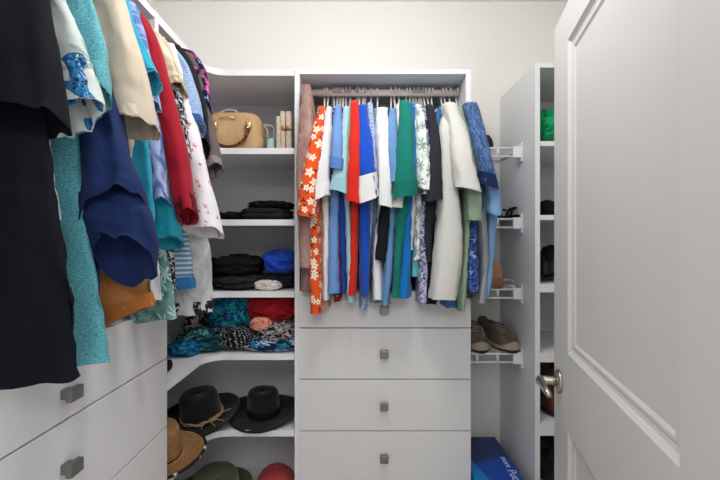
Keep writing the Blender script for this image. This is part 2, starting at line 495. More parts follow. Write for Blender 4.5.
# ------------------------------------------------------------------ the open door
dd = Vector((.2296, .9733, 0)); far = Vector((.549, 1.150, 0))
nn = Vector((-.9733, .2296, 0))       # face normal towards the closet
DW = .80
def dp(t, z, off=0): return far-dd*t+nn*off+Vector((0, 0, z))
def door_mesh():
    bm = bmesh.new()
    zb, ztop = .012, H+.592
    ts = [0, .141, .662, DW]; zv = [zb, H-1.02, H-.475, H-.283, H+.497, ztop]
    g = [[bm.verts.new(dp(t, z)) for z in zv] for t in ts]
    bk = [[bm.verts.new(dp(t, z, -.036)) for z in (zb, ztop)] for t in (0, DW)]
    for i in range(3):
        for j in range(5):
            if i == 1 and j in (1, 3):
                t0, t1, a, b = ts[1], ts[2], zv[j], zv[j+1]
                prev = [g[1][j], g[2][j], g[2][j+1], g[1][j+1]]
                for ins, off in ((.002, -.002), (.009, -.0075), (.016, -.009), (.021, -.0075), (.026, -.0075), (.032, -.0115), (.038, -.0115)):
                    cur = [bm.verts.new(dp(*q, off)) for q in ((t0+ins, a+ins), (t1-ins, a+ins), (t1-ins, b-ins), (t0+ins, b-ins))]
                    for q in range(4): bm.faces.new((prev[q], prev[(q+1) % 4], cur[(q+1) % 4], cur[q]))
                    prev = cur
                bm.faces.new(prev)
            else:
                bm.faces.new((g[i][j], g[i+1][j], g[i+1][j+1], g[i][j+1]))
    bm.faces.new((bk[0][0], bk[0][1], bk[1][1], bk[1][0]))
    bm.faces.new([g[0][j] for j in range(6)]+[bk[0][1], bk[0][0]])
    bm.faces.new([g[3][j] for j in range(6)]+[bk[1][1], bk[1][0]])
    bm.faces.new([g[i][0] for i in range(4)]+[bk[1][0], bk[0][0]])
    bm.faces.new([g[i][5] for i in range(4)]+[bk[1][1], bk[0][1]])
    return bm
door = tag(obj('door_1', door_mesh(), M['door'], smooth=False), kind='structure')
hz = H-.378; ht = .062
hp = dp(ht, hz)
bm = bmesh.new()
tube(bm, [hp, hp+nn*.004, hp+nn*.008, hp+nn*.0095], [.031, .031, .028, .020], 28)
hd = obj('door_handle', bm, M['nickel'], door)
bm = bmesh.new(); tube(bm, [hp+nn*.008, hp+nn*.02, hp+nn*.042, hp+nn*.05], [.0135, .0115, .0115, .010], 18)
obj('spindle', bm, M['nickel'], hd)
bm = bmesh.new()
pts = [hp+nn*.046+dd*.012, hp+nn*.05-dd*.01, hp+nn*.052-dd*.04+Vector((0, 0, .002)), hp+nn*.050-dd*.075, hp+nn*.047-dd*.105+Vector((0, 0, -.004))]
tube(bm, pts, [.009, .012, .0095, .0085, .007], 14)
obj('lever', bm, M['nickel'], hd)

# ------------------------------------------------------------------ hangers
def hanger(x, y, yaw, mat, label, group, kind='center', w=.20, hookr=.0028):
    """hook over the rod, then shoulders; local x = arms"""
    zr = H+.578+.0135
    t = empty('clothes_hanger', (x, y, zr-.11), label, 'hanger', group, (0, 0, yaw))
    bm = bmesh.new(); pts = []
    for i in range(11):
        a = -.5+i/10*(PI+1.0)
        pts.append((math.cos(a)*.0175, 0, .11-.015+.001+math.sin(a)*.0165))
    pts = pts[::-1]
    last = Vector(pts[-1]) if False else None
    p2 = [(0, 0, .03), (.0, 0, .05), (.012, 0, .068), (.019, 0, .084)]
    pts = p2+[(math.cos(-.3+i/10*(PI+.5))*.0185, 0, .0965+math.sin(-.3+i/10*(PI+.5))*.0175) for i in range(11)]
    tube(bm, pts, hookr, 8)
    o = obj('hook', bm, mat, t, world=False)
    bm = bmesh.new()
    arm = [(-w, 0, -.052), (-w*.6, 0, -.022), (-.05, 0, .012), (0, 0, .03), (.05, 0, .012), (w*.6, 0, -.022), (w, 0, -.052)]
    tube(bm, [tuple(c) for c in catmull(arm, 19)], .004, 8)
    tube(bm, [(-w, 0, -.052), (w, 0, -.052)], .003, 6)
    obj('hanger_arms', bm, mat, t, world=False)
    return t

# ------------------------------------------------------------------ clothes
CG = 'clothes hanging on the back rod'; LG = 'clothes hanging on the left rod'
def ring_strip(bm_rings, i0, i1, mat, parent, name, seed, amp, n, grow=.0022, **kw):
    pass
def center(name, label, cat, mat, hx, body, sleeves=(), Yf=1.40, seed=1, amp=.008, tb=.008, cuff=None, collar=None, yoff=0, ht=0, cn=4):
    """hx px of hanger; body rows (y,xl,xr) px at the front of the garment; sleeves rows (y,xl,xr)"""
    X = xx(hx, 1.60)
    rows = []
    ztop = H+.505-yoff
    Yb = 1.80
    def R(z, yf, yb, c, t, tap):
        """ring whose front end is at lateral c with half width t and whose back end hangs under the hanger"""
        cf = Vector((c, yf, z)); cb = Vector((X+(c-X)*.25, yb, z))
        m = (cf+cb)/2; A = (cf-cb)/2
        return (m.x, m.y, m.z, A.x, A.y, 0, t, 0, 0, tap)
    b0 = body[0]
    c0 = xx((b0[1]+b0[2])/2, Yf); z0 = zz(b0[0], Yf)
    z0 = min(z0, ztop-.05)
    rows.append(R(ztop, 1.555, 1.645, X, .007, 1))
    rows.append(R(ztop-.008, 1.53, 1.67, X, .010, 1))
    rows.append(R(ztop-.030, 1.47, 1.74, (X*.6+c0*.4), .011, .9))
    for k, (y, xl, xr) in enumerate(body):
        z = zz(y, Yf) if k else z0
        c = xx((xl+xr)/2, Yf); t = max(.006, xx(360+(xr-xl)/2, Yf))
        rows.append(R(z, Yf+(.03 if k == 0 else 0), Yb, c, t, max(.25, min(1, tb/t))))
    rg = catmull(rows, 38)
    o = obj(name, cloth_loft(rg, 40, amp, seed, freq=30, ev=.45), mat)
    tag(o, label, cat, CG)
    if collar:
        cr = [R(ztop+.016, 1.563, 1.637, X, .011, 1), R(ztop+.006, 1.555, 1.648, X, .013, 1), R(ztop-.012, 1.545, 1.66, X, .0145, 1)]
        obj('collar', cloth_loft(catmull(cr, 5), 24, .001, seed, inner=.4, cap=False, wr=.3), collar, o)
    for si, sl in enumerate(sleeves):
        def SR(y, xl, xr, f):
            yc = Yf+.065-.055*min(1, f*1.6)
            a = .052+.022*f; Y = yc-a*.6
            c = xx((xl+xr)/2, Y); t = max(.006, xx(360+(xr-xl)/2, Y))
            return (c, yc, zz(y, Y), 0, -a, -.010*f, t, 0, -ht*f/F*Y/2, .6)
        n = len(sl)
        rr = [SR(*s, i/(n-1)) for i, s in enumerate(sl)]
        rg = catmull(rr, 22)
        s = obj('sleeve', cloth_loft(rg, 32, amp*1.1, seed+11+si, freq=24, inner=.5, amp0=.35, ev=.55), mat, o)
        if cuff:
            q = [list(r) for r in rg[-cn:]]
            for r in q:
                for i in (3, 4, 5): r[i] *= 1.02
                r[6] *= 1.04; r[6] += .0012
            q[-1][2] -= .002
            obj('sleeve_cuff', cloth_loft(q, 32, amp*1.1, seed+11+si, freq=24, inner=.9, amp0=.9, cap=False, ev=.55), cuff, s)
    return o

RX = -.71
def left(name, label, cat, mat, Y, body, sleeves=(), seed=1, amp=.012, t=.016, tilt=.12, bandmat=None, bandn=6, cuff=None, front=0, soff=-.018, sb=.024, xin=-.90, hemm=None, ztop=.500, lip=.014):
    """body rows (x,y) px of the outer edge; sleeves: rows (x1,y1,x2,y2) px of inner and outer edge"""
    def R(xo, zo, xi, zi, th, tp=.8, yo=0):
        m = Vector(((xo+xi)/2, Y+yo/2, (zo+zi)/2)); A = Vector(((xo-xi)/2, yo/2, (zo-zi)/2))
        return (m.x, m.y, m.z, A.x, A.y, A.z, 0, th, 0, tp)
    rows = [R(RX+.05, H+ztop, RX-.05, H+ztop, .008), R(RX+.075, H+ztop-.01, RX-.075, H+ztop-.01, .010)]
    n = len(body)
    for k, (px, py) in enumerate(body):
        f = k/(n-1); x = xx(px, Y); z = zz(py, Y)
        if k == 0: z = min(z, H+ztop-.035)
        f2 = max(0, (k-.5)/(n-.5))
        rows.append(R(x, z, xin+(.03 if k == 0 else 0), z-tilt*f2*(x-xin), t*(.55+.45*min(1, f*2)), .8, front*f))
    rg = catmull(rows, 44)
    o = obj(name, cloth_loft(rg, 52, amp, seed, freq=17), mat)
    tag(o, label, cat, LG)
    if hemm:
        q = [list(r) for r in rg[-3:]]
        for r in q: r[7] += .0015; r[3] *= 1.004
        obj('hem_band', cloth_loft(q, 52, amp, seed, freq=17, inner=.9, amp0=1, cap=False), hemm, o)
    for si, sl in enumerate(sleeves):
        rr = []
        n = len(sl)
        for i, (x1, y1, x2, y2) in enumerate(sl):
            f = i/(n-1); yy = Y+soff*min(1, f*2)
            p1 = at(x1, y1, yy); p2 = at(x2, y2, yy)
            m = (p1+p2)/2; A = (p2-p1)/2
            # opening of the hem turned a little to the viewer
            b = sb*(.45+.55*f)
            rr.append((m.x, m.y, m.z, A.x, A.y, A.z, 0, b, -lip*f*f, 1))
        rg = catmull(rr, 28)
        s = obj('sleeve', cloth_loft(rg, 40, amp*.9, seed+17+si, freq=20, inner=.5, amp0=.3), mat, o)
        for (cm, cn) in ([(cuff, 3)] if cuff else [])+([(bandmat, bandn)] if bandmat else []):
            q = [list(r) for r in rg[-cn:]]
            for r in q:
                for i in (3, 4, 5): r[i] *= 1.012
                r[7] += .0018
            obj('sleeve_cuff' if cm is cuff else 'printed_sleeve_band', cloth_loft(q, 40, amp*.9, seed+17+si, freq=20, inner=.9, amp0=.8, cap=False), cm, s)
    return o

f = fabric
SOL = lambda c, **k: f('solid', c, **k)
exec_left = True
left('black_shirt', 'black short-sleeved T-shirt, nearest garment at the left edge', 'shirt', SOL('0D0F1A'), .60,
     [(28, -70), (40, 10), (42, 90), (50, 150), (62, 230), (72, 300), (79, 378)],
     [[(-90, -20, 22, -92), (-60, 40, 44, -20), (-30, 122, 64, 120)]], seed=3, amp=.013, tilt=.16, t=.02, sb=.034, soff=-.03)
left('palm_print_shirt', 'white shirt with faded palm trees and a blue wave band on its sleeve', 'shirt', f('palms', 'D8DEDD', '6F8F86', 'BFCCCB'), .655,
     [(25, -50), (38, 20), (44, 90), (50, 150), (56, 220)],
     [[(-30, -30, 48, -60), (5, 30, 68, 5), (25, 90, 88, 60), (46, 134, 102, 104)]], seed=5, bandmat=f('jungle', '1C5E9E', '2E86BE', '0E2B52', 'B9CFB8', sc=1.6), bandn=8, soff=-.02)
left('heather_teal_shirt', 'long heathered teal short-sleeved shirt beside the black shirt', 'shirt', f('heather', '2F8DA0', '7FC4CF'), .70,
     [(58, -50), (70, 20), (76, 100), (82, 180), (92, 260), (103, 310), (112, 361)],
     [[(0, -40, 78, -60), (40, 10, 92, 0), (66, 70, 104, 50), (68, 112, 109, 95)]], seed=8, amp=.011, tilt=.04, t=.022, cuff=f('heather', '26788A', '6FB4C2'))
left('navy_shirt', 'navy long-sleeved shirt whose wide sleeve folds over at the hem', 'shirt', SOL('1A2D5C'), .765,
     [(70, -20), (82, 40), (88, 110), (92, 180), (97, 240), (100, 292)],
     [[(70, 40, 108, 40), (76, 100, 116, 95), (82, 160, 128, 150), (84, 205, 143, 190), (85, 236, 146, 208)],
      [(88, 160, 128, 152), (86, 190, 138, 182), (83, 222, 150, 212), (90, 244, 156, 240), (97, 258, 154, 259)]], seed=12, amp=.014, tilt=.05, soff=-.05, sb=.036, lip=.045)
left('rust_tan_shirt', 'rust tan shirt hem showing below the navy sleeve', 'shirt', SOL('BC7C48'), .80,
     [(96, -20), (105, 40), (112, 130), (122, 190), (140, 240), (149, 275), (157, 303)], seed=15, amp=.012, tilt=.5, t=.02, hemm=SOL('A86632'))
left('cream_shirt', 'cream linen shirt with a wide open short sleeve above the navy sleeve', 'shirt', SOL('D2C3B0'), .835,
     [(106, -10), (116, 40), (124, 90), (134, 130), (130, 160), (121, 195)],
     [[(84, -20, 116, -30), (92, 30, 132, 25), (100, 80, 147, 75), (106, 126, 157, 130)]], seed=18, amp=.010, tilt=.0, soff=-.065, sb=.036, cuff=SOL('D9CCBA'))
left('cyan_shirt', 'bright cyan long shirt body hanging behind the cream sleeve', 'shirt', SOL('2BA3C6'), .875,
     [(112, -5), (128, 40), (140, 90), (149, 150), (154, 200), (153, 240), (150, 290)],
     [[(106, -10, 124, -14), (114, 25, 134, 22), (126, 62, 147, 52), (140, 90, 159, 77)]], seed=22, tilt=0, amp=.011, cuff=SOL('58C6E6'))
left('white_tank', 'plain white top with its hem beside the rust tan shirt', 'shirt', SOL('E6E0E4'), .90,
     [(124, 0), (138, 60), (146, 150), (153, 230), (158, 270), (163, 299)], seed=25, tilt=.0)
left('blue_plaid_shirt', 'blue and white plaid shirt with a tie-dyed sleeve end beside the red cardigan', 'shirt', f('plaid', '5B78B8', 'A9B9DD', 'E3E8F4', sc=.6), .925,
     [(126, 2), (136, 40), (144, 90), (150, 140), (152, 180)],
     [[(116, 5, 134, 2), (122, 40, 145, 35), (134, 75, 152, 70), (140, 110, 158, 105)]], seed=28)
left('blue_tie_dye_shirt', 'blue and white tie-dyed shirt sleeve directly in front of the red cardigan', 'shirt', f('tiedye', '4C66A8', 'A9B8E0', 'DDE4F4'), .955,
     [(128, 8), (140, 60), (148, 120), (152, 180), (150, 230)],
     [[(134, 60, 150, 58), (140, 110, 158, 105), (146, 160, 166, 158), (152, 208, 172, 206)]], seed=31)
left('turquoise_cardigan', 'turquoise long-sleeved top with a banded cuff below the tie-dyed sleeve', 'shirt', SOL('22A0BC'), .985,
     [(134, 12), (144, 60), (150, 120), (155, 180), (158, 240), (162, 290)],
     [[(124, 4, 136, 4), (134, 30, 147, 30), (144, 80, 160, 80), (150, 160, 170, 158), (156, 246, 181, 240)]], seed=34, cuff=SOL('1A93B0'), sb=.03)
left('teal_leaf_blouse', 'pale teal leaf-textured blouse hem above the left drawers', 'blouse', f('leaves', '6E9A98', 'B7D4CE', '3C6B6C', sc=2.2), .99,
     [(136, 16), (146, 70), (152, 150), (160, 230), (172, 280), (176, 300), (177, 318)], seed=37, tilt=.1, amp=.012)
left('red_cardigan', 'deep red long-sleeved cardigan with a lacy hem', 'cardigan', SOL('A3132B'), 1.01,
     [(138, 14), (150, 40), (158, 100), (168, 160), (178, 205)],
     [[(116, 2, 132, 2), (130, 22, 150, 24), (146, 75, 168, 75), (160, 140, 184, 138), (180, 222, 197, 213)]], seed=40, soff=-.05, sb=.03, amp=.008, cuff=f('speckle', '6E0C1E', '3A0710', '8C1426'))
left('black_white_print_top', 'black and white printed top showing as a narrow strip beside the red cardigan', 'shirt', f('speckle', '23252A', 'C8CACB', '6A6E72', sc=.7), 1.03,
     [(140, 18), (150, 80), (160, 160), (170, 230), (178, 290)],
     [[(150, 40, 166, 38), (162, 80, 178, 78), (170, 120, 186, 118), (180, 168, 192, 160)]], seed=43)
left('cream_jacket', 'cream jacket sleeve with a rolled cuff above the printed top', 'jacket', SOL('D8CDB6'), 1.045,
     [(142, 20), (152, 60), (158, 90), (160, 120)],
     [[(142, 26, 156, 30), (152, 48, 170, 46), (162, 72, 179, 68), (170, 94, 184, 88)]], seed=46, soff=-.045, cuff=SOL('C9B27E'))
left('blue_striped_top', 'light blue striped top with a bright blue hem', 'shirt', f('stripes', '6E93B8', 'C7D6E6', sc=1.2), 1.05,
     [(146, 22), (160, 90), (176, 180), (188, 235), (196, 288)], seed=49, tilt=.02, hemm=SOL('2F78B4'))
left('white_floral_blouse', 'white blouse scattered with small red flowers, wide long sleeve', 'blouse', f('scattered', 'E4E2E8', 'C8506A', 'D88A9A', sc=2.3), 1.07,
     [(150, 24), (162, 80), (176, 150), (186, 190)],
     [[(150, 44, 174, 44), (164, 80, 184, 78), (176, 140, 200, 138), (181, 190, 212, 188), (184, 230, 222, 234)]], seed=52, soff=-.035, amp=.009, sb=.028)
left('marbled_white_shirt', 'grey-white marbled shirt with black trim at its hem', 'shirt', f('marble', 'AEB2B4', 'E2E2E2'), 1.085,
     [(150, 26), (168, 90), (192, 170), (206, 230), (211, 280), (213, 312)], seed=55, tilt=.08, t=.02, hemm=f('speckle', '1E1F22', '26272A', 'C9C9C9', sc=.4))
left('light_denim_shirt', 'faded light denim shirt sleeve with a darker blue cuff', 'shirt', f('heather', '6E8DBB', 'A9BEDB', sc=.6), 1.095,
     [(152, 28), (166, 70), (176, 110), (180, 150)],
     [[(156, 42, 172, 44), (168, 68, 188, 66), (180, 96, 198, 94), (190, 134, 204, 128)]], seed=58, soff=-.035, cuff=SOL('2D5C9C'))
left('black_jacket', 'black jacket sleeve reaching towards the handbag', 'jacket', SOL('1B1C24'), 1.108,
     [(154, 30), (170, 80), (182, 120), (186, 160)],
     [[(164, 42, 180, 46), (176, 66, 193, 64), (186, 100, 204, 98), (197, 156, 209, 144)]], seed=61, soff=.0)
left('taupe_jacket', 'taupe jacket with pale trim, last garment towards the handbag', 'jacket', SOL('6B5F60'), 1.125,
     [(150, 34), (166, 80), (176, 120), (180, 150)],
     [[(176, 52, 192, 54), (188, 80, 204, 78), (198, 120, 213, 118), (208, 176, 222, 168)]], seed=64, soff=.045, cuff=SOL('8A8082'))
left('floral_blouse', 'dark navy top with pink flowers beside the taupe jacket', 'shirt', f('flowers', '1E2C54', 'D4508E', 'F0C8DC', '8FA8DC', sc=1.8), 1.13,
     [(150, 36), (164, 70), (170, 100)],
     [[(176, 48, 194, 52), (186, 62, 203, 64), (194, 84, 209, 84), (200, 112, 212, 110)]], seed=67, soff=.03, sb=.016)

# hangers of the left rod
for i, Y in enumerate([.60, .655, .70, .765, .80, .835, .875, .90, .925, .955, .985, 1.01, 1.03, 1.045, 1.07, 1.095, 1.108]):
    hanger(RX, Y, 0, M['hangb'], 'dark hanger on the left rod, hidden among the clothes', 'hangers on the left rod', w=.19)

# -------- the back rod, left to right
center('brown_jacket', 'shiny mauve-brown quilted jacket at the left end of the back rod', 'jacket', f('marble', '8C6A62', 'B09088', sc=1.2, rough=.35), 312,
       [(92, 301, 314), (120, 298, 319), (160, 296, 319), (200, 296, 314), (250, 298, 316), (292, 300, 314)],
       [[(86, 302, 311), (120, 298, 317), (180, 296, 315), (265, 299, 310)]], Yf=1.44, seed=101, amp=.006, yoff=-.02)
center('orange_floral_shirt', 'orange shirt printed with white hibiscus flowers', 'shirt', f('flowers', 'E2551C', 'F3E3D2', 'E89A3A', '3A2A28', sc=2.0), 324,
       [(114, 317, 325), (160, 309, 323), (200, 303, 322), (240, 305, 321), (280, 306, 323), (314, 307, 324)],
       [[(108, 318, 326), (140, 309, 325), (180, 299, 320), (214, 294, 318)]], ht=4, Yf=1.385, seed=102, amp=.006)
center('tan_undershirt', 'pinkish tan shirt strip below the white shirt', 'shirt', SOL('C39A86'), 326, [(116, 322, 328), (200, 319, 328), (270, 320, 328), (308, 321, 330)], Yf=1.43, seed=133)
center('white_crew_shirt', 'plain white short-sleeved shirt beside the orange floral shirt', 'shirt', SOL('E6E6E8'), 330,
       [(114, 326, 332), (160, 318, 330), (200, 320, 330), (250, 321, 331), (300, 322, 330)],
       [[(108, 326, 333), (140, 318, 333), (175, 310, 332), (196, 307, 332)]], ht=-8, Yf=1.40, seed=103, amp=.006, cuff=SOL('EFEFF0'))
center('navy_dotted_shirt', 'navy shirt with tiny white dots beside the plain white shirt', 'shirt', f('dots', '2A3E6A', 'AEBBD6'), 335,
       [(112, 331, 337), (160, 328, 336), (220, 326, 338), (270, 332, 340), (296, 333, 340)], [[(108, 331, 337), (150, 327, 337), (187, 327, 338)]], Yf=1.42, seed=104)
center('sky_blue_shirt', 'sky blue shirt with a curled sleeve hem left of the pale aqua shirt', 'shirt', SOL('6F9AD8'), 339,
       [(112, 335, 341), (160, 331, 342), (210, 327, 341), (250, 326, 340), (293, 325, 340)],
       [[(106, 335, 341), (125, 332, 343), (145, 330, 344), (166, 329, 344)]], ht=3, Yf=1.39, seed=105, amp=.005, cuff=SOL('5A86CC'))
center('dark_red_shirt', 'dark red shirt showing only its lower hem', 'shirt', SOL('8C1426'), 342,
       [(114, 339, 343), (200, 334, 342), (260, 334, 342), (302, 333, 341)], [], Yf=1.425, seed=106)
center('navy_polo', 'navy blue shirt body between the sky blue and pale aqua shirts', 'shirt', SOL('1F3F96'), 345,
       [(114, 341, 346), (200, 337, 347), (260, 338, 348), (294, 339, 347)], [], Yf=1.405, seed=107)
center('pale_aqua_shirt', 'pale aqua shirt with a squared-off short sleeve', 'shirt', SOL('A9D4E2'), 348,
       [(112, 344, 350), (160, 342, 350), (220, 344, 352), (270, 345, 354), (302, 346, 356)],
       [[(108, 343, 350), (140, 338, 351), (170, 332, 350), (189, 328, 350)]], ht=5, Yf=1.395, seed=108, amp=.006, cuff=SOL('9CCBDB'))
center('sage_polo', 'sage green shirt squeezed beside the red shirt', 'shirt', SOL('8FA48E'), 351,
       [(112, 348, 353), (160, 345, 352), (230, 346, 352), (272, 346, 353)], [[(108, 348, 353), (150, 345, 352), (180, 345, 351)]], Yf=1.40, seed=109, collar=SOL('9AAF99'))
center('red_shirt', 'bright red shirt hanging between pale aqua and royal blue', 'shirt', SOL('DC2A1C'), 355,
       [(110, 351, 357), (160, 349, 358), (210, 349, 360), (250, 349, 358), (296, 346, 356)],
       [[(102, 350, 359), (125, 349, 361), (160, 347, 361), (200, 345, 364)]], ht=5, Yf=1.385, seed=110, amp=.005, collar=SOL('E03020'))
center('royal_blue_polo', 'royal blue shirt with white side stripe and white sleeve ends', 'shirt', SOL('1650C8'), 364,
       [(112, 359, 366), (160, 358, 370), (210, 358, 372), (250, 359, 371), (297, 360, 369)],
       [[(106, 358, 366), (130, 357, 371), (160, 357, 375), (197, 357, 380)]], ht=-8, cn=6, Yf=1.38, seed=111, amp=.006, cuff=SOL('EDEDEF'), collar=SOL('1650C8'))
center('light_dotted_shirt', 'light blue speckled shirt behind the royal blue polo', 'shirt', f('dots', 'A9BEE0', '5A78B4', sc=1.3), 371,
       [(112, 367, 373), (160, 368, 377), (220, 364, 374), (300, 360, 368), (310, 360, 367)], [[(104, 367, 373), (140, 368, 377), (190, 370, 380)]], Yf=1.42, seed=112)
center('grey_blue_tee', 'grey-blue shirt hem peeking out below the white polo', 'shirt', f('heather', '5E7C92', '8FA8B8'), 376,
       [(114, 373, 378), (220, 372, 380), (280, 371, 381), (303, 370, 382)], [], Yf=1.43, seed=132)
center('white_polo', 'white ribbed polo with a rounded shoulder left of the teal shirt', 'shirt', f('pinstripes', 'E8E9EC', 'E0E2E7'), 383,
       [(116, 378, 388), (160, 378, 390), (210, 376, 388), (250, 371, 384), (300, 372, 384)],
       [[(109, 376, 388), (125, 374, 390), (160, 376, 392), (204, 378, 394)]], ht=4, Yf=1.39, seed=113, amp=.006)
center('black_tank', 'black garment corner hanging below the white polo sleeve', 'shirt', SOL('17181C'), 388,
       [(116, 384, 389), (200, 381, 391), (230, 375, 390), (252, 374, 388), (261, 375, 387)], [], Yf=1.37, seed=114)
center('chambray_shirt', 'washed blue chambray shirt left of the teal shirt', 'shirt', f('heather', '4F7FB8', '79A4D0', sc=.7), 393,
       [(114, 389, 396), (150, 387, 398), (200, 388, 398), (260, 384, 394), (306, 380, 390)],
       [[(110, 389, 396), (140, 386, 398), (180, 388, 399)]], Yf=1.385, seed=115, amp=.005)
center('white_tee', 'white shirt between chambray and teal with a short sleeve', 'shirt', SOL('ECECEE'), 398,
       [(112, 395, 401), (160, 396, 403), (230, 392, 400), (295, 393, 404)], [[(105, 396, 402), (150, 394, 404), (205, 388, 402)]], Yf=1.40, seed=116)
center('teal_green_shirt', 'teal green shirt with a wide short sleeve in the middle of the rod', 'shirt', SOL('0E7C70'), 405,
       [(112, 400, 408), (160, 396, 412), (200, 394, 412), (250, 392, 404), (298, 390, 402)],
       [[(102, 398, 411), (120, 398, 414), (155, 394, 416), (194, 390, 419)]], ht=-7, Yf=1.37, seed=117, amp=.005, collar=SOL('0E7C70'), cuff=SOL('0C7267'))
center('azure_shirt', 'bright azure blue shirt body right below the teal shirt', 'shirt', SOL('0F7ACB'), 411,
       [(110, 408, 413), (160, 408, 416), (210, 403, 414), (260, 399, 412), (298, 398, 411)],
       [[(104, 409, 414), (150, 410, 417), (190, 408, 417)]], Yf=1.39, seed=118)
center('white_under_tee', 'narrow white shirt between the azure and leaf-print shirts', 'shirt', SOL('E9E9EB'), 413,
       [(112, 411, 416), (200, 411, 417), (240, 408, 415), (250, 409, 414)], [], Yf=1.40, seed=134)
center('aqua_tank', 'aqua top hanging behind the leaf-print shirt', 'shirt', SOL('5CB8C4'), 416,
       [(114, 413, 418), (200, 414, 421), (250, 411, 420), (276, 411, 419)], [], Yf=1.405, seed=119)
center('leaf_print_shirt', 'white short-sleeved shirt with fine sage leaf print', 'shirt', f('leaves', 'E8ECEA', '7C9A92', 'B5C9C2', sc=2.4), 418,
       [(112, 414, 422), (160, 414, 427), (200, 414, 424), (260, 414, 421)],
       [[(106, 414, 422), (130, 415, 428), (160, 415, 431), (187, 415, 433)]], ht=4, Yf=1.385, seed=120, amp=.006)
center('purple_floral_shirt', 'lavender and navy floral shirt beside the charcoal jacket', 'shirt', f('jungle', '5A5E92', 'C6C4DE', '2C2F5A', 'E2DCEB', sc=1.5), 423,
       [(112, 420, 426), (160, 420, 431), (220, 417, 428), (270, 418, 430), (304, 417, 429)],
       [[(108, 420, 426), (150, 423, 432), (192, 421, 433)]], Yf=1.395, seed=121)
center('charcoal_polo', 'charcoal short-sleeved shirt, left of the two dark ones', 'shirt', SOL('2B2D36'), 428,
       [(112, 424, 432), (160, 426, 438), (200, 424, 438), (240, 424, 434), (262, 426, 432)],
       [[(106, 424, 433), (130, 428, 440), (165, 428, 442), (198, 422, 443)]], ht=-4, Yf=1.38, seed=122, amp=.006)
center('black_zip_jacket', 'black jacket just left of the steel blue shirts', 'jacket', SOL('1C1D24'), 433,
       [(112, 430, 437), (160, 433, 442), (230, 430, 440), (300, 424, 438), (305, 424, 438)], [], Yf=1.40, seed=123)
center('steel_blue_shirt', 'steel blue shirt half hidden by the large pale grey shirt', 'shirt', SOL('3F79AC'), 439,
       [(114, 436, 444), (150, 440, 452), (200, 440, 450), (260, 440, 450), (308, 444, 458)],
       [[(107, 438, 450), (130, 441, 453), (190, 440, 448)]], Yf=1.40, seed=124)
center('pale_blue_shirt', 'pale blue shirt edge beside the steel blue shirt', 'shirt', SOL('8DB4DC'), 434,
       [(114, 432, 437), (150, 436, 441), (200, 437, 443), (290, 436, 442)], [], Yf=1.39, seed=125)
center('grey_linen_shirt', 'large pale grey button shirt, the widest garment on the back rod', 'shirt', SOL('D9D9D5'), 449,
       [(116, 441, 456), (150, 438, 462), (190, 436, 463), (230, 434, 468), (270, 430, 468), (300, 426, 462)],
       [[(104, 442, 456), (130, 447, 468), (160, 450, 475), (187, 454, 483)]], ht=7, Yf=1.33, seed=126, amp=.006, collar=SOL('DAD8D4'), cuff=SOL('DEDEDA'))
center('sage_tee', 'sage green shirt right of the large pale grey shirt', 'shirt', SOL('8CA48C'), 456,
       [(114, 453, 460), (150, 460, 470), (200, 464, 474), (250, 463, 470), (312, 459, 466)],
       [[(108, 455, 462), (150, 462, 474), (190, 466, 479), (218, 467, 479)]], Yf=1.36, seed=127)
center('indigo_print_shirt', 'indigo blue speckled shirt body near the right end of the rod', 'shirt', f('speckle', '1F3A7A', '4A6CB4', '8FA8DA', sc=.8), 458,
       [(114, 456, 463), (150, 462, 476), (200, 466, 480), (250, 468, 482), (292, 467, 482)], [], Yf=1.37, seed=128, amp=.006)
center('blue_denim_jacket', 'blue denim shirt with a dark cuffed sleeve at the right end of the rod', 'jacket', f('tiedye', '35507F', '5876A6', '7C98C2', sc=2.6), 461,
       [(116, 459, 468), (150, 468, 484), (180, 474, 488), (210, 478, 486)],
       [[(104, 462, 478), (125, 467, 485), (150, 473, 491), (184, 478, 498)]], ht=6, Yf=1.36, seed=129, amp=.005, cuff=SOL('1C2C54'))
center('grey_sweatshirt', 'grey heathered top hanging below the denim sleeve', 'shirt', f('heather', '7E848C', 'A6ABB2'), 462,
       [(116, 460, 466), (160, 474, 483), (220, 479, 487), (270, 482, 491), (304, 479, 489)], [], Yf=1.37, seed=130)
center('light_blue_oxford', 'light blue shirt, rightmost garment on the back rod', 'shirt', SOL('7DA6D4'), 464,
       [(118, 461, 467), (160, 478, 489), (190, 486, 500), (230, 487, 500), (270, 486, 496), (298, 484, 492)],
       [[(118, 461, 467), (150, 473, 486), (180, 483, 499), (212, 487, 503)]], Yf=1.38, seed=131, amp=.006)

# hangers on the back rod
HB = 'hangers on the back rod'
wh = [(324.5, 'w'), (327.5, 'w'), (334, 'g'), (337, 'g'), (340, 'g'), (343, 'w'), (346, 'g'), (350, 'g'), (357, 'g'), (359.5, 'w'), (363, 'w'), (365, 'g'), (371, 'w'), (377.5, 'w'),
      (391, 'w'), (395, 'w'), (399, 'w'), (406.5, 'w'), (410, 'w'), (413.5, 'g'), (416.5, 'g'), (419, 'g'), (422, 'g'), (425, 'w'), (428.5, 'w'), (432, 'w'), (442, 'w'), (445.5, 'w'), (450, 'w'), (457, 'w'), (460, 'w')]
for i, (px, k) in enumerate(wh):
    hanger(xx(px, 1.60), 1.60, PI/2+random.Random(i).uniform(-.12, .12), M['hangw'] if k == 'w' else M['hangg'],
           ('white plastic hanger hooked over the back rod' if k == 'w' else 'grey velvet hanger hooked over the back rod'), 'white '+HB if k == 'w' else 'grey '+HB,
           w=.15, hookr=.0034 if k == 'w' else .0055)

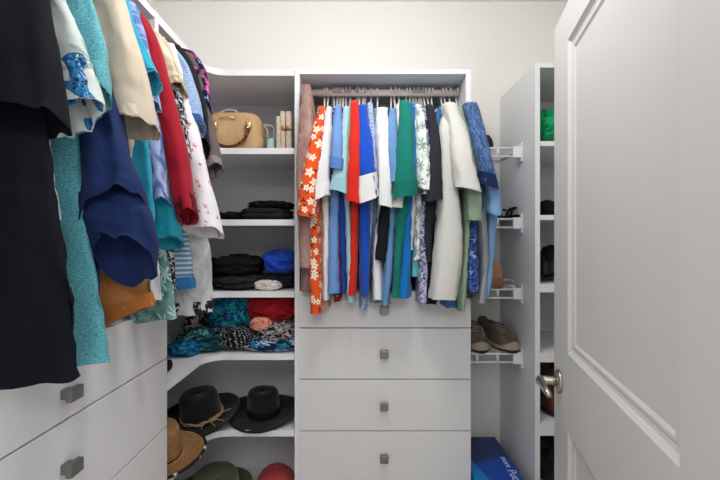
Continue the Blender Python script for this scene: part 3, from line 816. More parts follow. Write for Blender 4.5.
# ------------------------------------------------------------------ soft piles
def pile(name, label, cat, mat, c, size, seed=0, rough=.2, fr=2.2, layers=0, group=None, rotz=0, sq=.75, tiltx=0, tilty=0, top=None):
    """crumpled or folded cloth: flat-bottomed rounded shape, creased; c = base centre"""
    bm = bmesh.new(); uvl = bm.loops.layers.uv.new('UVMap')
    nu, nv = 96, 48; sx, sy, sz = size
    ca, sa_ = math.cos(seed*1.7), math.sin(seed*1.7)
    V = []
    for i in range(nv+1):
        ph = -PI/2+PI*i/nv; row = []
        for j in range(nu):
            th = 2*PI*j/nu
            d = Vector((spow(math.cos(ph), sq)*spow(math.cos(th), sq), spow(math.cos(ph), sq)*spow(math.sin(th), sq), spow(math.sin(ph), .8)))
            e1 = d.x*ca+d.y*sa_; e2 = d.y*ca-d.x*sa_
            q = Vector((e1*fr*1.15, e2*fr*.42, d.z*fr*.8))+Vector((seed*5.1, seed*2.3, 0))
            w = noise.noise_vector(q*.7)*.9
            n = 1-abs(noise.noise(q+w))*2.6
            n2 = 1-abs(noise.noise(q*1.9+w*1.1+Vector((9, 1, 4))))*2.4
            k = 1+rough*(n*.6+n2*.35-.45)
            if layers:
                g = abs(math.sin((d.z*.5+.5+.05*noise.noise(q*.8))*PI*layers))**.5
                k *= .90+.10*g+0*n
            p = Vector((d.x*k*sx/2, d.y*k*sy/2, (d.z*.5+.5)*sz))
            p.z += sz*rough*.9*(n-.5)*max(0, d.z)
            if top: p.z *= 1+top*math.sin(th)*0
            p.x += tiltx*p.z; p.y += tilty*p.z
            p.z = max(p.z, .0)
            row.append(p)
        V.append(row)
    R = Matrix.Rotation(rotz, 3, 'Z')
    vs = [[bm.verts.new(R@p) for p in row] for row in V]
    for i in range(nv):
        for j in range(nu):
            j2 = (j+1) % nu
            fc = bm.faces.new((vs[i][j], vs[i][j2], vs[i+1][j2], vs[i+1][j]))
            for l, (a, b) in zip(fc.loops, ((i, j), (i, j+1), (i+1, j+1), (i+1, j))):
                l[uvl].uv = (b/nu*(sx+sy)*1.6, a/nv*max(sx, sz)*1.6)
    bmesh.ops.remove_doubles(bm, verts=bm.verts, dist=1e-6)
    o = obj(name, bm, mat); o.location = c
    return tag(o, label, cat, group)
def sh(k): return z5(shelf_px[k])+.0005
# shelf 2: black folded clothes
pile('folded_sweater', 'black folded sweater lying on the shelf below the handbag', 'folded clothes', SOL('232428'), (xx(268, 1.63), 1.63, sh(1)), (.20, .22, .052), 1, .12, 2.5, 2)
pile('folded_sweater', 'rumpled black top on top of the black folded sweater', 'folded clothes', SOL('1A1B1F'), (xx(272, 1.63), 1.63, sh(1)+.042), (.17, .18, .034), 2, .28, 3.5)
pile('black_scarf', 'thin black scarf left of the black folded sweater', 'scarf', SOL('1D1E22'), (xx(232, 1.62), 1.62, sh(1)), (.10, .16, .032), 3, .35, 3)
# shelf 3
pile('folded_trousers', 'wide stack of black folded trousers on the middle shelf', 'folded clothes', SOL('141519'), (xx(240, 1.64), 1.64, sh(2)+.045), (.19, .24, .085), 4, .13, 2.2, 2)
pile('charcoal_folded_shirt', 'charcoal folded shirt at the bottom of the black stack', 'folded clothes', SOL('2A2C33'), (xx(241, 1.62), 1.62, sh(2)), (.20, .23, .056), 5, .18, 2.6, 2)
pile('black_bundle', 'black crumpled garment left of the black stack, beside the marbled shirt', 'folded clothes', SOL('17181D'), (xx(204, 1.66), 1.66, sh(2)), (.13, .22, .11), 6, .25, 2.6)
pile('blue_folded_shirt', 'bright blue folded shirt at the right of the middle shelf', 'folded clothes', SOL('1748B8'), (xx(282, 1.64), 1.66, sh(2)+.052), (.14, .22, .095), 7, .2, 2.0, 2, tiltx=-.1)
pile('dark_folded_shirt', 'dark folded shirt under the bright blue one', 'folded clothes', SOL('22242B'), (xx(281, 1.64), 1.66, sh(2)), (.14, .23, .058), 8, .15, 2.4, 2)
pile('white_cloth', 'small crumpled white cloth in front of the blue folded shirt', 'cloth', f('speckle', 'CFCBC6', 'E8E4DE', '8A867F', sc=.2), (xx(268, 1.535), 1.537, sh(2)), (.10, .05, .036), 9, .25, 2.2)
# shelf 4: swimwear
pile('teal_swim_bundle', 'blue-green patterned bundle on the wide corner shelf', 'bundled clothes', f('jungle', '12508C', '1F9AA6', '0B2C5E', '3FC0B4', sc=.8), (xx(235, 1.66), 1.68, sh(3)+.045), (.21, .22, .165), 11, .26, 2.6)
pile('red_bundle', 'deep red crumpled garment on top of the pile at the right', 'bundled clothes', SOL('A01020'), (xx(273, 1.62), 1.655, sh(3)+.085), (.19, .24, .140), 12, .26, 2.8)
pile('black_lace_top', 'black garment with pale lace print under the red one', 'bundled clothes', f('jungle', '16161C', 'B6ADB0', '1E1E28', '8A8088', sc=1.1), (xx(279, 1.60), 1.585, sh(3)+.025), (.155, .15, .085), 13, .22, 2.2)
pile('coral_swimsuit', 'small coral pink swimsuit tucked between red and teal bundles', 'swimwear', f('tiedye', 'D0685A', 'E2A48E', 'B84A44', sc=2), (xx(262, 1.55), 1.535, sh(3)+.080), (.075, .06, .045), 14, .3, 2.2)
pile('black_dotted_swimsuit', 'black swimsuit with tiny white dots in the middle of the pile', 'swimwear', f('dots', '131419', 'B8B8BE', sc=1.5), (xx(241, 1.59), 1.575, sh(3)), (.19, .12, .085), 15, .2, 2.0, tiltx=-.2)
pile('leaf_print_swimsuit', 'teal leaf-print swimsuit at the left front of the pile', 'swimwear', f('leaves', '0F3C4A', '6FB8A8', '1C7A84', sc=1.2), (xx(208, 1.60), 1.575, sh(3)), (.20, .16, .075), 16, .28, 2.4, tiltx=.1)
pile('pink_floral_swimsuit', 'dark swimsuit with pink and cream flowers behind the leaf print', 'swimwear', f('flowers', '2A2330', 'D9C8C4', 'B4476A', 'C2405A', sc=1.4), (xx(207, 1.70), 1.69, sh(3)), (.15, .13, .13), 17, .25, 2.2)
pile('blue_swim_shorts', 'royal blue and teal swim shorts at the left tip of the pile', 'swimwear', f('jungle', '123A86', '1E86A8', '0B1E48', '2E9AC0', sc=.9), (xx(186, 1.50), 1.50, sh(3)), (.11, .12, .05), 18, .3, 2.2)
pile('navy_leaf_wrap', 'navy wrap with white and turquoise leaves along the shelf front', 'swimwear', f('leaves', '14224A', 'CBD4E8', '2F9ABC', sc=1.0), (xx(272, 1.56), 1.545, sh(3)), (.20, .08, .05), 19, .25, 2.4)
pile('small_black_pouch', 'small black pouch on the corner shelf beside the left drawers', 'pouch', SOL('191A1E'), (-.622, 1.30, sh(3)), (.035, .05, .035), 20, .2, 2)

# ------------------------------------------------------------------ handbag
def superbox(bm, c, size, e=.5, ztaper=.0, n1=56, n2=32, seed=0, cr=.0):
    sx, sy, sz = size; V = []
    for i in range(n2+1):
        ph = -PI/2+PI*i/n2; row = []
        for j in range(n1):
            th = 2*PI*j/n1
            d = Vector((spow(math.cos(ph), e)*spow(math.cos(th), e), spow(math.cos(ph), e)*spow(math.sin(th), e), spow(math.sin(ph), e)))
            k = 1-ztaper*(d.z*.5+.5)
            nz = 1+cr*noise.noise(Vector((d.x*3+seed, d.y*3, d.z*5)))
            row.append(bm.verts.new(Vector(c)+Vector((d.x*sx/2*k*nz, d.y*sy/2*k*nz, d.z*sz/2))))
        V.append(row)
    for i in range(n2):
        for j in range(n1):
            bm.faces.new((V[i][j], V[i][(j+1) % n1], V[i+1][(j+1) % n1], V[i+1][j]))
    bmesh.ops.remove_doubles(bm, verts=bm.verts, dist=1e-6)
def weave(name, c1, c2, sc=1):
    t = NT(name, rough=.6)
    sp = t.n('ShaderNodeSeparateXYZ'); t.l(t.scaled(1, 1, 'Object'), sp.inputs[0])
    a = t.math('SINE', t.math('MULTIPLY', sp.outputs[0], 900*sc)); b = t.math('SINE', t.math('MULTIPLY', sp.outputs[2], 1100*sc))
    m = t.math('MULTIPLY', a, b); big = t.noise(t.scaled(18, 60, 'Object'), 1, 4)
    col = t.mix(t.step(big, .35, .7), c1, c2)
    return t.done(col, t.bump(m, .35, .0015))
bx, by, bz = xx(235.5, 1.615), 1.62, sh(0)
hb = empty('handbag', (bx, by, bz), 'tan woven handbag with tortoiseshell handle on the upper corner shelf', 'handbag')
bm = bmesh.new(); superbox(bm, (bx, by, bz+.080), (.245, .125, .160), .45, .14, cr=.04)
obj('bag_body', bm, weave('tan_woven_leather', 'D8B48A', 'C29A6E'), hb)
tort = NT('tortoiseshell', rough=.2)
w = tort.noise(tort.scaled(120, 120, 'Object'), 1, 3, 1)
tm = tort.done(tort.mix(tort.step(w, .4, .6), '8A4020', '2E1A12'))
bm = bmesh.new()
pts = [(bx-.062, by-.070, bz+.094), (bx-.064, by-.088, bz+.060), (bx-.048, by-.094, bz+.026), (bx-.01, by-.096, bz+.010), (bx+.022, by-.096, bz+.012), (bx+.054, by-.094, bz+.032), (bx+.068, by-.088, bz+.060), (bx+.068, by-.070, bz+.090)]
tube(bm, [tuple(c) for c in catmull([tuple(p) for p in pts], 40)], [.0066+.0014*math.sin(i*2.4) for i in range(40)], 10)
obj('front_handle', bm, tm, hb)
gold = metal('pale_gold', 'E8D3A0', .25)
for s in (-.062, .068):
    bm = bmesh.new(); box(bm, bx+s-.012, bx+s+.012, by-.078, by-.052, bz+.084, bz+.110, .004); tube(bm, [(bx+s, by-.074, bz+.088+.0), (bx+s, by-.080, bz+.084)], .006, 12)
    obj('handle_clasp', bm, gold, hb)
bm = bmesh.new(); tube(bm, [(bx-.045, by-.060, bz+.128), (bx-.02, by-.064, bz+.131), (bx+.02, by-.064, bz+.129)], .0022, 8); obj('zip', bm, gold, hb)
bm = bmesh.new()
pts = [(bx-.105, by+.02, bz+.105), (bx-.10, by+.02, bz+.14), (bx-.075, by+.02, bz+.168), (bx-.03, by+.02, bz+.185), (bx-.005, by+.02, bz+.178), (bx+.0, by+.02, bz+.145)]
tube(bm, [tuple(c) for c in catmull(pts, 26)], .0055, 10, flat=.9)
obj('shoulder_strap', bm, paint('pale_grey_leather', 'C9CCCB', .5), hb)

def clutch(px, w, h, Y, mat, label, lean=0, clasp=True):
    x = xx(px, Y); z = sh(0)
    t = empty('clutch_bag', (x, Y, z), label, 'clutch bag', 'clutch bags standing beside the handbag', (0, lean, 0))
    bm = bmesh.new(); box(bm, -w/2, w/2, -.04, .09, 0, h, .004)
    obj('bag_body', bm, mat, t, world=False)
    if clasp:
        bm = bmesh.new(); box(bm, -w/2-.002, w/2+.002, -.046, -.039, h*.52, h*.63, .002)
        obj('clasp', bm, metal('antique_brass', '9C7A48', .4), t, world=False)
    return t
cm = f('scales', 'CFC0AE', 'A89880', sc=3, src='Object', rough=.5)
clutch(280, .014, .125, 1.56, cm, 'thin beige clutch standing upright, leftmost of the upright bags', clasp=False)
clutch(284.4, .019, .152, 1.59, cm, 'tall beige snakeskin-look clutch in the middle of the upright bags')
clutch(290.2, .020, .152, 1.59, cm, 'beige snakeskin-look clutch against the cabinet side')
t = empty('coin_purse', (xx(272, 1.58), 1.58, sh(0)), 'small pale blue purse right of the tan handbag', 'purse')
bm = bmesh.new(); superbox(bm, (xx(272, 1.58), 1.58, sh(0)+.027), (.036, .06, .053), .6, .15); obj('bag_body', bm, SOL('A9C6CC', src='Object'), t)
bm = bmesh.new(); tube(bm, [tuple(c) for c in catmull([(xx(272, 1.58)-.017, 1.57, sh(0)+.05), (xx(268, 1.58), 1.56, sh(0)+.085), (xx(265, 1.58), 1.56, sh(0)+.10), (xx(273, 1.58), 1.57, sh(0)+.098), (xx(274, 1.58), 1.575, sh(0)+.05)], 22)], .0022, 8)
obj('strap', bm, paint('pale_grey_leather_strap', 'BFC0B4', .5), t)

# ------------------------------------------------------------------ hats
def hat(name, label, mat, c, brim_r, crown_r, crown_h, band=None, rot=(0, 0, 0), curl=.018, dent=.02, oval=.86, cat='hat', edge=None, seed=0):
    t = empty(name, c, label, cat, None, rot)
    def P(r, th, z): return Vector((r*math.cos(th), r*oval*math.sin(th), z))
    prof = []
    for i in range(9):        # brim
        q = i/8; prof.append((brim_r+(crown_r*1.04-brim_r)*q, .012*(1-q)**2))
    prof += [(crown_r*1.0, .006), (crown_r*.985, crown_h*.3), (crown_r*.95, crown_h*.6), (crown_r*.92, crown_h*.85), (crown_r*.84, crown_h*.97), (crown_r*.6, crown_h*1.0), (crown_r*.3, crown_h*.99), (.002, crown_h*.985)]
    def build(pr, seg=72):
        bm = bmesh.new(); V = []
        for k, (r, z) in enumerate(pr):
            row = []
            for j in range(seg):
                th = 2*PI*j/seg; zz_ = z
                if r > crown_r*1.05:
                    q = (r-crown_r)/(brim_r-crown_r); zz_ += curl*q*q*(math.cos(2*th)*1.0+.3)+.004*noise.noise(Vector((math.cos(th)*2, math.sin(th)*2, seed+q)))
                elif z > crown_h*.5:
                    yy = r*math.sin(th)/crown_r; xx_ = r*math.cos(th)/crown_r
                    w = (z/crown_h-.5)*2
                    zz_ -= dent*w*math.exp(-(xx_*2.0)**2)*(1-.5*abs(yy)) if dent > 0 else 0
                row.append(bm.verts.new(P(r, th, zz_)))
            V.append(row)
        for i in range(len(V)-1):
            for j in range(seg): bm.faces.new((V[i][j], V[i][(j+1) % seg], V[i+1][(j+1) % seg], V[i+1][j]))
        return bm
    bm = build(prof)
    o = obj('hat_shell', bm, mat, t, world=False)
    md = o.modifiers.new('thickness', 'SOLIDIFY'); md.thickness = .0025; md.offset = -1
    if band:
        bmat, bh = band
        bm = bmesh.new(); seg = 60; V = []
        for (dr, z) in ((.0015, .004), (.0035, .008), (.0035, bh), (.0015, bh+.003)):
            V.append([bm.verts.new(P(crown_r*(1-.02*z/crown_h)+dr, 2*PI*j/seg, z)) for j in range(seg)])
        for i in range(3):
            for j in range(seg): bm.faces.new((V[i][j], V[i][(j+1) % seg], V[i+1][(j+1) % seg], V[i+1][j]))
        obj('hat_band', bm, bmat, t, world=False)
    if edge:
        bm = bmesh.new(); pts = []
        for j in range(73):
            th = 2*PI*j/72
            pts.append(P(brim_r, th, .012+curl*(math.cos(2*th)+.3)+.004*noise.noise(Vector((math.cos(th)*2, math.sin(th)*2, seed+1)))))
        tube(bm, pts, .0045, 8, cap=False); obj('brim_edging', bm, edge, t, world=False)
    return t
felt = NT('black_felt', rough=.9, sheen=.2, spec=.15)
nf = felt.noise(felt.scaled(400, 400, 'Object'), 1, 3); bf = felt.done(felt.mix(nf, '101014', '1D1D22'), felt.bump(nf, .3, .001))
ZS = sh(4)
h1 = hat('wide_brim_hat', 'black felt hat with a straw cord bow, left on the hat shelf', bf, (xx(202, 1.55), 1.55, ZS+.030), .142, .072, .100, rot=(math.radians(12), math.radians(-7), .25), curl=.012, dent=.006, oval=.92)
straw = NT('straw_cord', rough=.8); ns = straw.noise(straw.scaled(300, 300, 'Object'), 1, 3); sc_ = straw.done(straw.mix(ns, 'A87C48', 'D6B98C'), straw.bump(ns, .5, .001))
bm = bmesh.new()
for dz, ph in ((.012, 0), (.018, 1.2)):
    tube(bm, [(.0775*math.cos(a), .0715*math.sin(a), dz+.003*math.sin(a*9+ph)) for a in [2*PI*j/60 for j in range(61)]], .0022, 6, cap=False)
a0 = -1.2; b0 = Vector((.079*math.cos(a0), .073*math.sin(a0)-.003, .016))
for d in ((.03, -.008, .018), (.05, -.012, .026), (-.025, -.02, .008), (.06, -.02, .008), (.03, -.035, .002), (-.02, -.03, -.0), (.085, .01, .03)):
    d = Vector(d); tube(bm, [tuple(v) for v in catmull([tuple(b0), tuple(b0+d*.5+Vector((0, -.004, .012))), tuple(b0+d)], 9)], .0013, 6)
obj('cord_band', bm, sc_, h1, world=False)
h2 = hat('wide_brim_hat', 'plain black felt hat on the right of the hat shelf', bf, (xx(264, 1.62), 1.62, ZS+.012), .146, .062, .098, rot=(math.radians(8), 0, -.1), curl=.012, dent=.008, oval=.95, band=(SOL('0E0E11', src='Object'), .03), seed=4)
rope = NT('black_chin_cord', rough=.7)
sw = NT('woven_straw', rough=.75)
wv = sw.noise(sw.scaled(120, 420, 'Object'), 1, 3, 2); sm = sw.done(sw.mix(sw.step(wv, .35, .65), '6E4A2C', 'C29562'), sw.bump(wv, .7, .002))
h3 = hat('straw_hat', 'woven straw hat with dark stitched brim edge, in front of the black hats', sm, (xx(158, 1.30), 1.285, ZS+.022), .150, .075, .10, rot=(math.radians(9), math.radians(4), 0), curl=.010, dent=.0, edge=f('speckle', '1A1A1E', '1C1C22', 'D8D8D4', sc=.25, src='Object'), band=(SOL('141414', src='Object'), .010), seed=7)
ol = NT('olive_felt', rough=.9, sheen=.3); no = ol.noise(ol.scaled(300, 300, 'Object'), 1, 3); om = ol.done(ol.mix(no, '3E4636', '50583F'), ol.bump(no, .3, .001))
ZL = H-1.022
h4 = hat('olive_hat', 'olive green felt hat on the shelf below the black hats', om, (xx(216, 1.56), 1.56, ZL+.05), .135, .085, .10, rot=(math.radians(20), 0, .3), curl=.02, dent=.012, seed=9)
# coral cap
capm = SOL('B84848', src='Object')
t = empty('baseball_cap', (xx(277, 1.62), 1.62, ZL-.001), 'coral red cap beside the olive hat', 'cap', None, (0, 0, .5))
bm = bmesh.new(); V = []
for i in range(13):
    a = i/12*PI/2
    V.append([bm.verts.new((.082*math.cos(a)**.8*math.cos(b), .095*math.cos(a)**.8*math.sin(b), .018+.105*math.sin(a))) for b in [2*PI*j/48 for j in range(48)]])
for i in range(12):
    for j in range(48): bm.faces.new((V[i][j], V[i][(j+1) % 48], V[i+1][(j+1) % 48], V[i+1][j]))
o = obj('cap_crown', bm, capm, t, world=False)
bm = bmesh.new(); V = []
for i in range(6):
    q = i/5
    V.append([bm.verts.new(((.080+.065*q*math.cos(b)**.5)*math.cos(b), .088*math.sin(b), .020-.014*q)) for b in [-PI/2+.02+(PI-.04)*j/24 for j in range(25)]])
for i in range(5):
    for j in range(24): bm.faces.new((V[i][j], V[i][j+1], V[i+1][j+1], V[i+1][j]))
o = obj('visor', bm, capm, t, world=False); md = o.modifiers.new('thickness', 'SOLIDIFY'); md.thickness = .003
t.rotation_euler = (0, 0, -2.4)
bm = bmesh.new(); tube(bm, [(0, 0, .120), (0, 0, .126), (0, 0, .129)], [.008, .007, .002], 12); obj('top_button', bm, capm, t, world=False)

# ------------------------------------------------------------------ shoes
def shoe(name, label, cat, loc, rotz, up, sole, L=.27, W=.095, lace=None, hgt=.075, group=None, scale=1, opening=True, tilt=0, inner='3A332E'):
    """toe points to -y of the shoe"""
    t = empty(name, loc, label, cat, group, (tilt, 0, rotz)); t.scale = (scale,)*3
    ns_ = 22
    def half(q):   # half width along the shoe, q 0 toe .. 1 heel
        return W/2*(math.sin(min(1, (q+.015)/.30)*PI/2)**.55)*(1-.22*math.exp(-((q-.62)/.2)**2))*(1 if q < .8 else math.cos((q-.8)/.2*1.15)**.6*.9+.08)
    def cen(q): return .006*math.sin(q*PI)
    bm = bmesh.new(); n = 24; rings = []
    for i in range(ns_):
        q = i/(ns_-1); y = -L/2+L*q; w = max(.004, half(q)*1.06)
        rings.append([bm.verts.new((cen(q)+w*spow(math.cos(a), .6), y, .0+(.0135+.006*(q > .6)*min(1, (q-.6)*5)+.010*max(0, (.15-q)/.15))*(1+spow(math.sin(a), .4)) if True else 0)) for a in [2*PI*j/n for j in range(n)]])
    for i in range(ns_-1):
        for j in range(n): bm.faces.new((rings[i][j], rings[i][(j+1) % n], rings[i+1][(j+1) % n], rings[i+1][j]))
    bm.faces.new(rings[0]); bm.faces.new(rings[-1])
    so = obj('sole', bm, sole, t, world=False)
    bm = bmesh.new(); rings = []; n = 22
    for i in range(ns_):
        q = i/(ns_-1); y = -L/2+L*.012+L*.972*q; w = max(.004, half(q)*.97)
        top = .026+hgt*(.42*math.sin(min(1, q/.25)*PI/2)+.58*min(1, max(0, (q-.12)/.42))**1.2)
        if q > .93: top *= .97
        row = []
        for j in range(n):
            a = PI*j/(n-1); h = math.sin(a)**.62
            row.append(bm.verts.new((cen(q)+w*spow(math.cos(a), .55)*(1-.28*h), y, .022+(top-.022)*h)))
        if opening and q > .50:
            # sink the middle to form the foot opening
            for j in range(n):
                a = PI*j/(n-1)
                if math.sin(a) > .75 and q < .95:
                    row[j].co.z -= (hgt*.55)*min(1, (math.sin(a)-.75)/.1)*min(1, (q-.50)/.08)*min(1, (.95-q)/.06)
        rings.append(row)
    for i in range(ns_-1):
        for j in range(n-1): bm.faces.new((rings[i][j], rings[i][j+1], rings[i+1][j+1], rings[i+1][j]))
    bm.faces.new(rings[0]); bm.faces.new(rings[-1])
    obj('shoe_upper', bm, up, t, world=False)
    if lace:
        bm = bmesh.new()
        for k in range(5):
            q = .26+.055*k; y = -L/2+L*q; z = .026+hgt*(.42+.58*min(1, max(0, (q-.12)/.42))**1.2)+.002; ww = half(q)*.42
            tube(bm, [(-ww, y, z-.006), (-ww*.5, y-.003, z), (ww*.5, y+.005, z), (ww, y+.004, z-.006)], .0022, 6)
        y = -L/2+L*.3; z = .026+hgt*.75
        tube(bm, [tuple(v) for v in catmull([(0, y, z), (.012, y-.02, z+.006), (.022, y-.03, z-.012), (.020, y-.036, z-.035)], 12)], .002, 6)
        obj('laces', bm, lace, t, world=False)
    return t
taupe = f('marble', '5E5248', '7A6C5E', sc=1, src='Object')
soleM = NT('sneaker_sole', rough=.7)
sp = soleM.n('ShaderNodeSeparateXYZ'); soleM.l(soleM.scaled(1, 1, 'Object'), sp.inputs[0])
soleM = soleM.done(soleM.mix(soleM.step(sp.outputs[2], .012, .013), '2A2826', 'A89C8C'))
lc_ = paint('white_lace', '9A9088', .8)
zsn = ws[3]+.001
shoe('sneaker', 'taupe sneaker on the lowest wire shelf, right one', 'sneaker', (xx(501, 1.66), 1.71, zsn), .22, taupe, soleM, .26, .10, lc_, .078, 'taupe sneakers on the wire shelf')
shoe('sneaker', 'taupe sneaker partly hidden behind the drawer cabinet edge', 'sneaker', (xx(475, 1.66), 1.71, zsn), .04, taupe, soleM, .26, .10, lc_, .082, 'taupe sneakers on the wire shelf')
blk = SOL('17171B', src='Object'); blks = paint('black_rubber', '121214', .6)
shoe('slipper', 'black shoe behind the hanging denim on the top wire shelf', 'shoe', (xx(478, 1.68), 1.72, ws[0]+.001), .1, blk, blks, .25, .085, None, .045)
def sandal(label, loc, rz, group=None):
    t = empty('sandal', loc, label, 'sandal', group, (0, 0, rz))
    bm = bmesh.new()
    pts = []
    for j in range(40):
        a = 2*PI*j/40; pts.append((.036*spow(math.cos(a), .8)*(1+.12*math.sin(a)*-1), .115*math.sin(a)))
    prism(bm, pts, 0, .014); obj('footbed', bm, blks, t, smooth=False, world=False)
    bm = bmesh.new()
    for y0, y1 in ((-.06, -.045), (-.03, -.055), (.07, .065)):
        tube(bm, [tuple(v) for v in catmull([(-.036, y0, .010), (-.028, y0, .035), (0, (y0+y1)/2, .045), (.028, y1, .035), (.036, y1, .010)], 14)], .006, 8, flat=.6)
    obj('straps', bm, blk, t, world=False)
    return t
sandal('dark strappy sandal on the second wire shelf, nearer the tower', (xx(512, 1.70), 1.71, ws[1]+.001), .15)
sandal('dark strappy sandal on the second wire shelf, nearer the hanging clothes', (xx(490, 1.70), 1.72, ws[1]+.001), -.05)
shoe('tan_shoe', 'tan shoe with a rounded heel beside the light blue shirt', 'shoe', (xx(484, 1.72), 1.715, ws[2]+.001), PI+.1, SOL('B98A68', src='Object'), paint('tan_sole', '8C6A50', .6), .25, .085, None, .085)
t = empty('wire_sandal', (xx(503, 1.70), 1.72, ws[2]+.001), 'pale clear-strapped sandal behind the tan shoe on the third wire shelf', 'sandal', None, (0, 0, .1)); t.name = 'clear_sandal'
pale = paint('pale_clear_plastic', 'D0CCC6', .25)
bm = bmesh.new(); prism(bm, [(.034*math.cos(2*PI*j/32), .11*math.sin(2*PI*j/32)) for j in range(32)], 0, .010); obj('footbed', bm, pale, t, smooth=False, world=False)
bm = bmesh.new()
for y0 in (-.07, -.055, -.04): tube(bm, [tuple(v) for v in catmull([(-.034, y0, .006), (-.02, y0, .022), (0, y0, .028), (.02, y0, .022), (.034, y0, .006)], 12)], .002, 6)
obj('straps', bm, pale, t, world=False)

# blue shoebox
bzt = H-.872
sbx = empty('shoebox', (.485, 1.61, 0), None, None)
bpy.data.objects.remove(sbx)
t = empty('shoebox', (.505, 1.60, bzt-.13), 'blue shoebox with white lettering on the lid, below the sneakers', 'box')
bl = NT('blue_shaded_card', rough=.35)
sp = bl.n('ShaderNodeSeparateXYZ'); bl.l(bl.scaled(1, 1, 'Object'), sp.inputs[0])
v = bl.math('ADD', sp.outputs[0], bl.math('MULTIPLY', sp.outputs[1], .22))
blm = bl.done(bl.mix(bl.step(v, .795, .80), '0F7CCB', bl.mix(bl.step(bl.math('ADD', sp.outputs[1], bl.math('MULTIPLY', sp.outputs[0], -.4)), 1.40, 1.42), '0D47AE', '12346E')))  # brighter left part and navy back put the box's shading into its colour
bm = bmesh.new(); box(bm, .42, .592, 1.42, 1.80, bzt-.13, bzt-.004, .001); obj('box_base', bm, blm, t, smooth=False)
bm = bmesh.new(); box(bm, .417, .598, 1.415, 1.803, bzt-.035, bzt, .0015); obj('box_lid', bm, blm, t, smooth=False)
def text_mesh(name, s, size, loc, rot, mat, parent):
    cu = bpy.data.curves.new(name, 'FONT'); cu.body = s; cu.size = size; cu.extrude = .0004
    o = bpy.data.objects.new(name+'_tmp', cu); C.objects.link(o)
    bpy.context.view_layer.update()
    me = bpy.data.meshes.new_from_object(o.evaluated_get(bpy.context.evaluated_depsgraph_get()))
    bpy.data.objects.remove(o)
    me.materials.append(mat)
    q = bpy.data.objects.new(name, me); C.objects.link(q)
    q.matrix_world = Matrix.LocRotScale(Vector(loc), __import__('mathutils').Euler(rot), Vector((1, 1, 1)))
    q.parent = parent; q.matrix_parent_inverse = wm(parent).inverted()
    return q
lt = paint('white_print', 'D8E4F0', .5)
text_mesh('lid_lettering', 'more', .034, (.563, 1.635, bzt+.0004), (0, 0, -PI/2), lt, t)
text_mesh('lid_lettering', 'Puc', .048, (.556, 1.545, bzt+.0004), (0, 0, -PI/2), lt, t)
# something for the box to stand on: lower wire shelf
zt = bzt-.131
t = empty('wire_shelf', ((wx0+wx1)/2, 1.72, zt-.04), 'white wire shelf under the blue shoebox, out of the photograph', 'wire shelf', 'wire shoe shelves beside the tower')
t['label'] = 'white wire shelf directly under the blue shoebox'
bm = bmesh.new()
tube(bm, [(wx0, YB-.008, zt-.004), (wx0, 1.40, zt-.004), (wx1-.001, 1.40, zt-.004), (wx1-.001, YB-.008, zt-.004), (wx0, YB-.008, zt-.004)], .0038, 8)
obj('front_rail', bm, M['wire'], t)
bm = bmesh.new()
for i in range(13):
    x = wx0+.01+(wx1-wx0-.03)*i/12; tube(bm, [(x, 1.40, zt-.0015), (x, YB-.008, zt-.0015)], .0014, 6)
obj('wire_deck', bm, M['wire'], t)

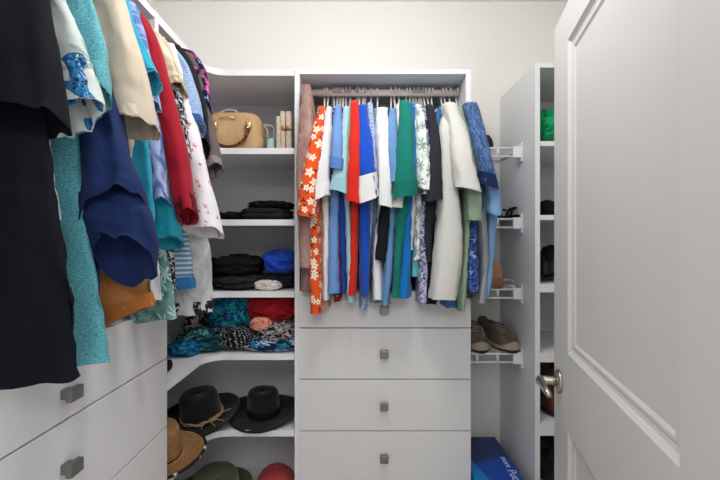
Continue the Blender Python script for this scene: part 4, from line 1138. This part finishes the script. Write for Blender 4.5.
# ------------------------------------------------------------------ things in the tower
pile('green_garment', 'bright green crumpled garment on the top shelf of the tower', 'folded clothes', SOL('0FA86C'), (.765, 1.63, tw[0]+.0005), (.21, .25, .14), 31, .26, 2.4)
shoe('black_shoe', 'dark brown shoe on the second tower shelf from the top', 'shoe', (.745, 1.64, tw[1]+.0005), .35, SOL('2A2523', src='Object'), blks, .25, .085, None, .05)
shoe('black_heel', 'black heeled shoe on the third tower shelf, beside the side panel', 'shoe', (.690, 1.60, tw[2]+.017), .02, blk, blks, .20, .05, None, .10, tilt=-.18)
shoe('black_heel', 'black pump on the third tower shelf, nearer the door', 'shoe', (.765, 1.64, tw[2]+.017), -.3, SOL('201E22', src='Object'), blks, .23, .08, None, .11, tilt=-.14)
shoe('brown_shoe', 'brown leather shoe behind the door handle', 'shoe', (.735, 1.63, tw[4]+.0005), .2, SOL('5A3826', src='Object', rough=.4), paint('dark_brown_sole', '2A1C14', .5), .27, .09, None, .10)
pile('brown_leather_bag', 'slouchy dark brown leather bag leaning behind the brown shoe', 'bag', SOL('4A2C20', rough=.35), (.76, 1.765, tw[4]+.0005), (.18, .12, .20), 33, .2, 2.2)
pile('black_shoe_bag', 'black rounded bag on the lowest visible tower shelf', 'bag', SOL('131316', rough=.5), (.78, 1.64, tw[5]+.0005), (.24, .25, .20), 35, .12, 1.6)

# ------------------------------------------------------------------ light
def area(name, loc, rot, sx, sy, e, col=(1, 1, 1), shape='RECTANGLE', spread=PI):
    l = bpy.data.lights.new(name, 'AREA'); l.energy = e; l.size = sx; l.size_y = sy; l.shape = shape; l.color = col; l.spread = spread
    o = bpy.data.objects.new(name, l); C.objects.link(o); o.location = loc; o.rotation_euler = rot
    return o
pl = bpy.data.lights.new('closet_ceiling_lamp', 'POINT'); pl.energy = 14.5; pl.shadow_soft_size = .11; pl.color = (1, .985, .955)
po = bpy.data.objects.new('closet_ceiling_lamp', pl); C.objects.link(po); po.location = (.02, .86, ZC-.16)
area('hall_fill_light', (.05, -.9, ZC-.02), (math.radians(38), 0, 0), .9, .9, 22, (1, .99, .985))  # unseen light added behind the camera as soft frontal fill
w = bpy.data.worlds.new('World'); S.world = w; w.use_nodes = True
w.node_tree.nodes['Background'].inputs[0].default_value = (1, 1, 1, 1)
w.node_tree.nodes['Background'].inputs[1].default_value = 1.12

cam = bpy.data.cameras.new('camera'); co = bpy.data.objects.new('camera', cam); C.objects.link(co)
cam.sensor_width = 36; cam.lens = F/720*36; cam.clip_start = .02
co.location = (0, 0, H); co.rotation_euler = (PI/2, 0, 0); S.camera = co
S.view_settings.view_transform = 'Standard'; S.view_settings.look = 'None'; S.view_settings.gamma = 1
S.view_settings.use_curve_mapping = False; S.view_settings.exposure = 0
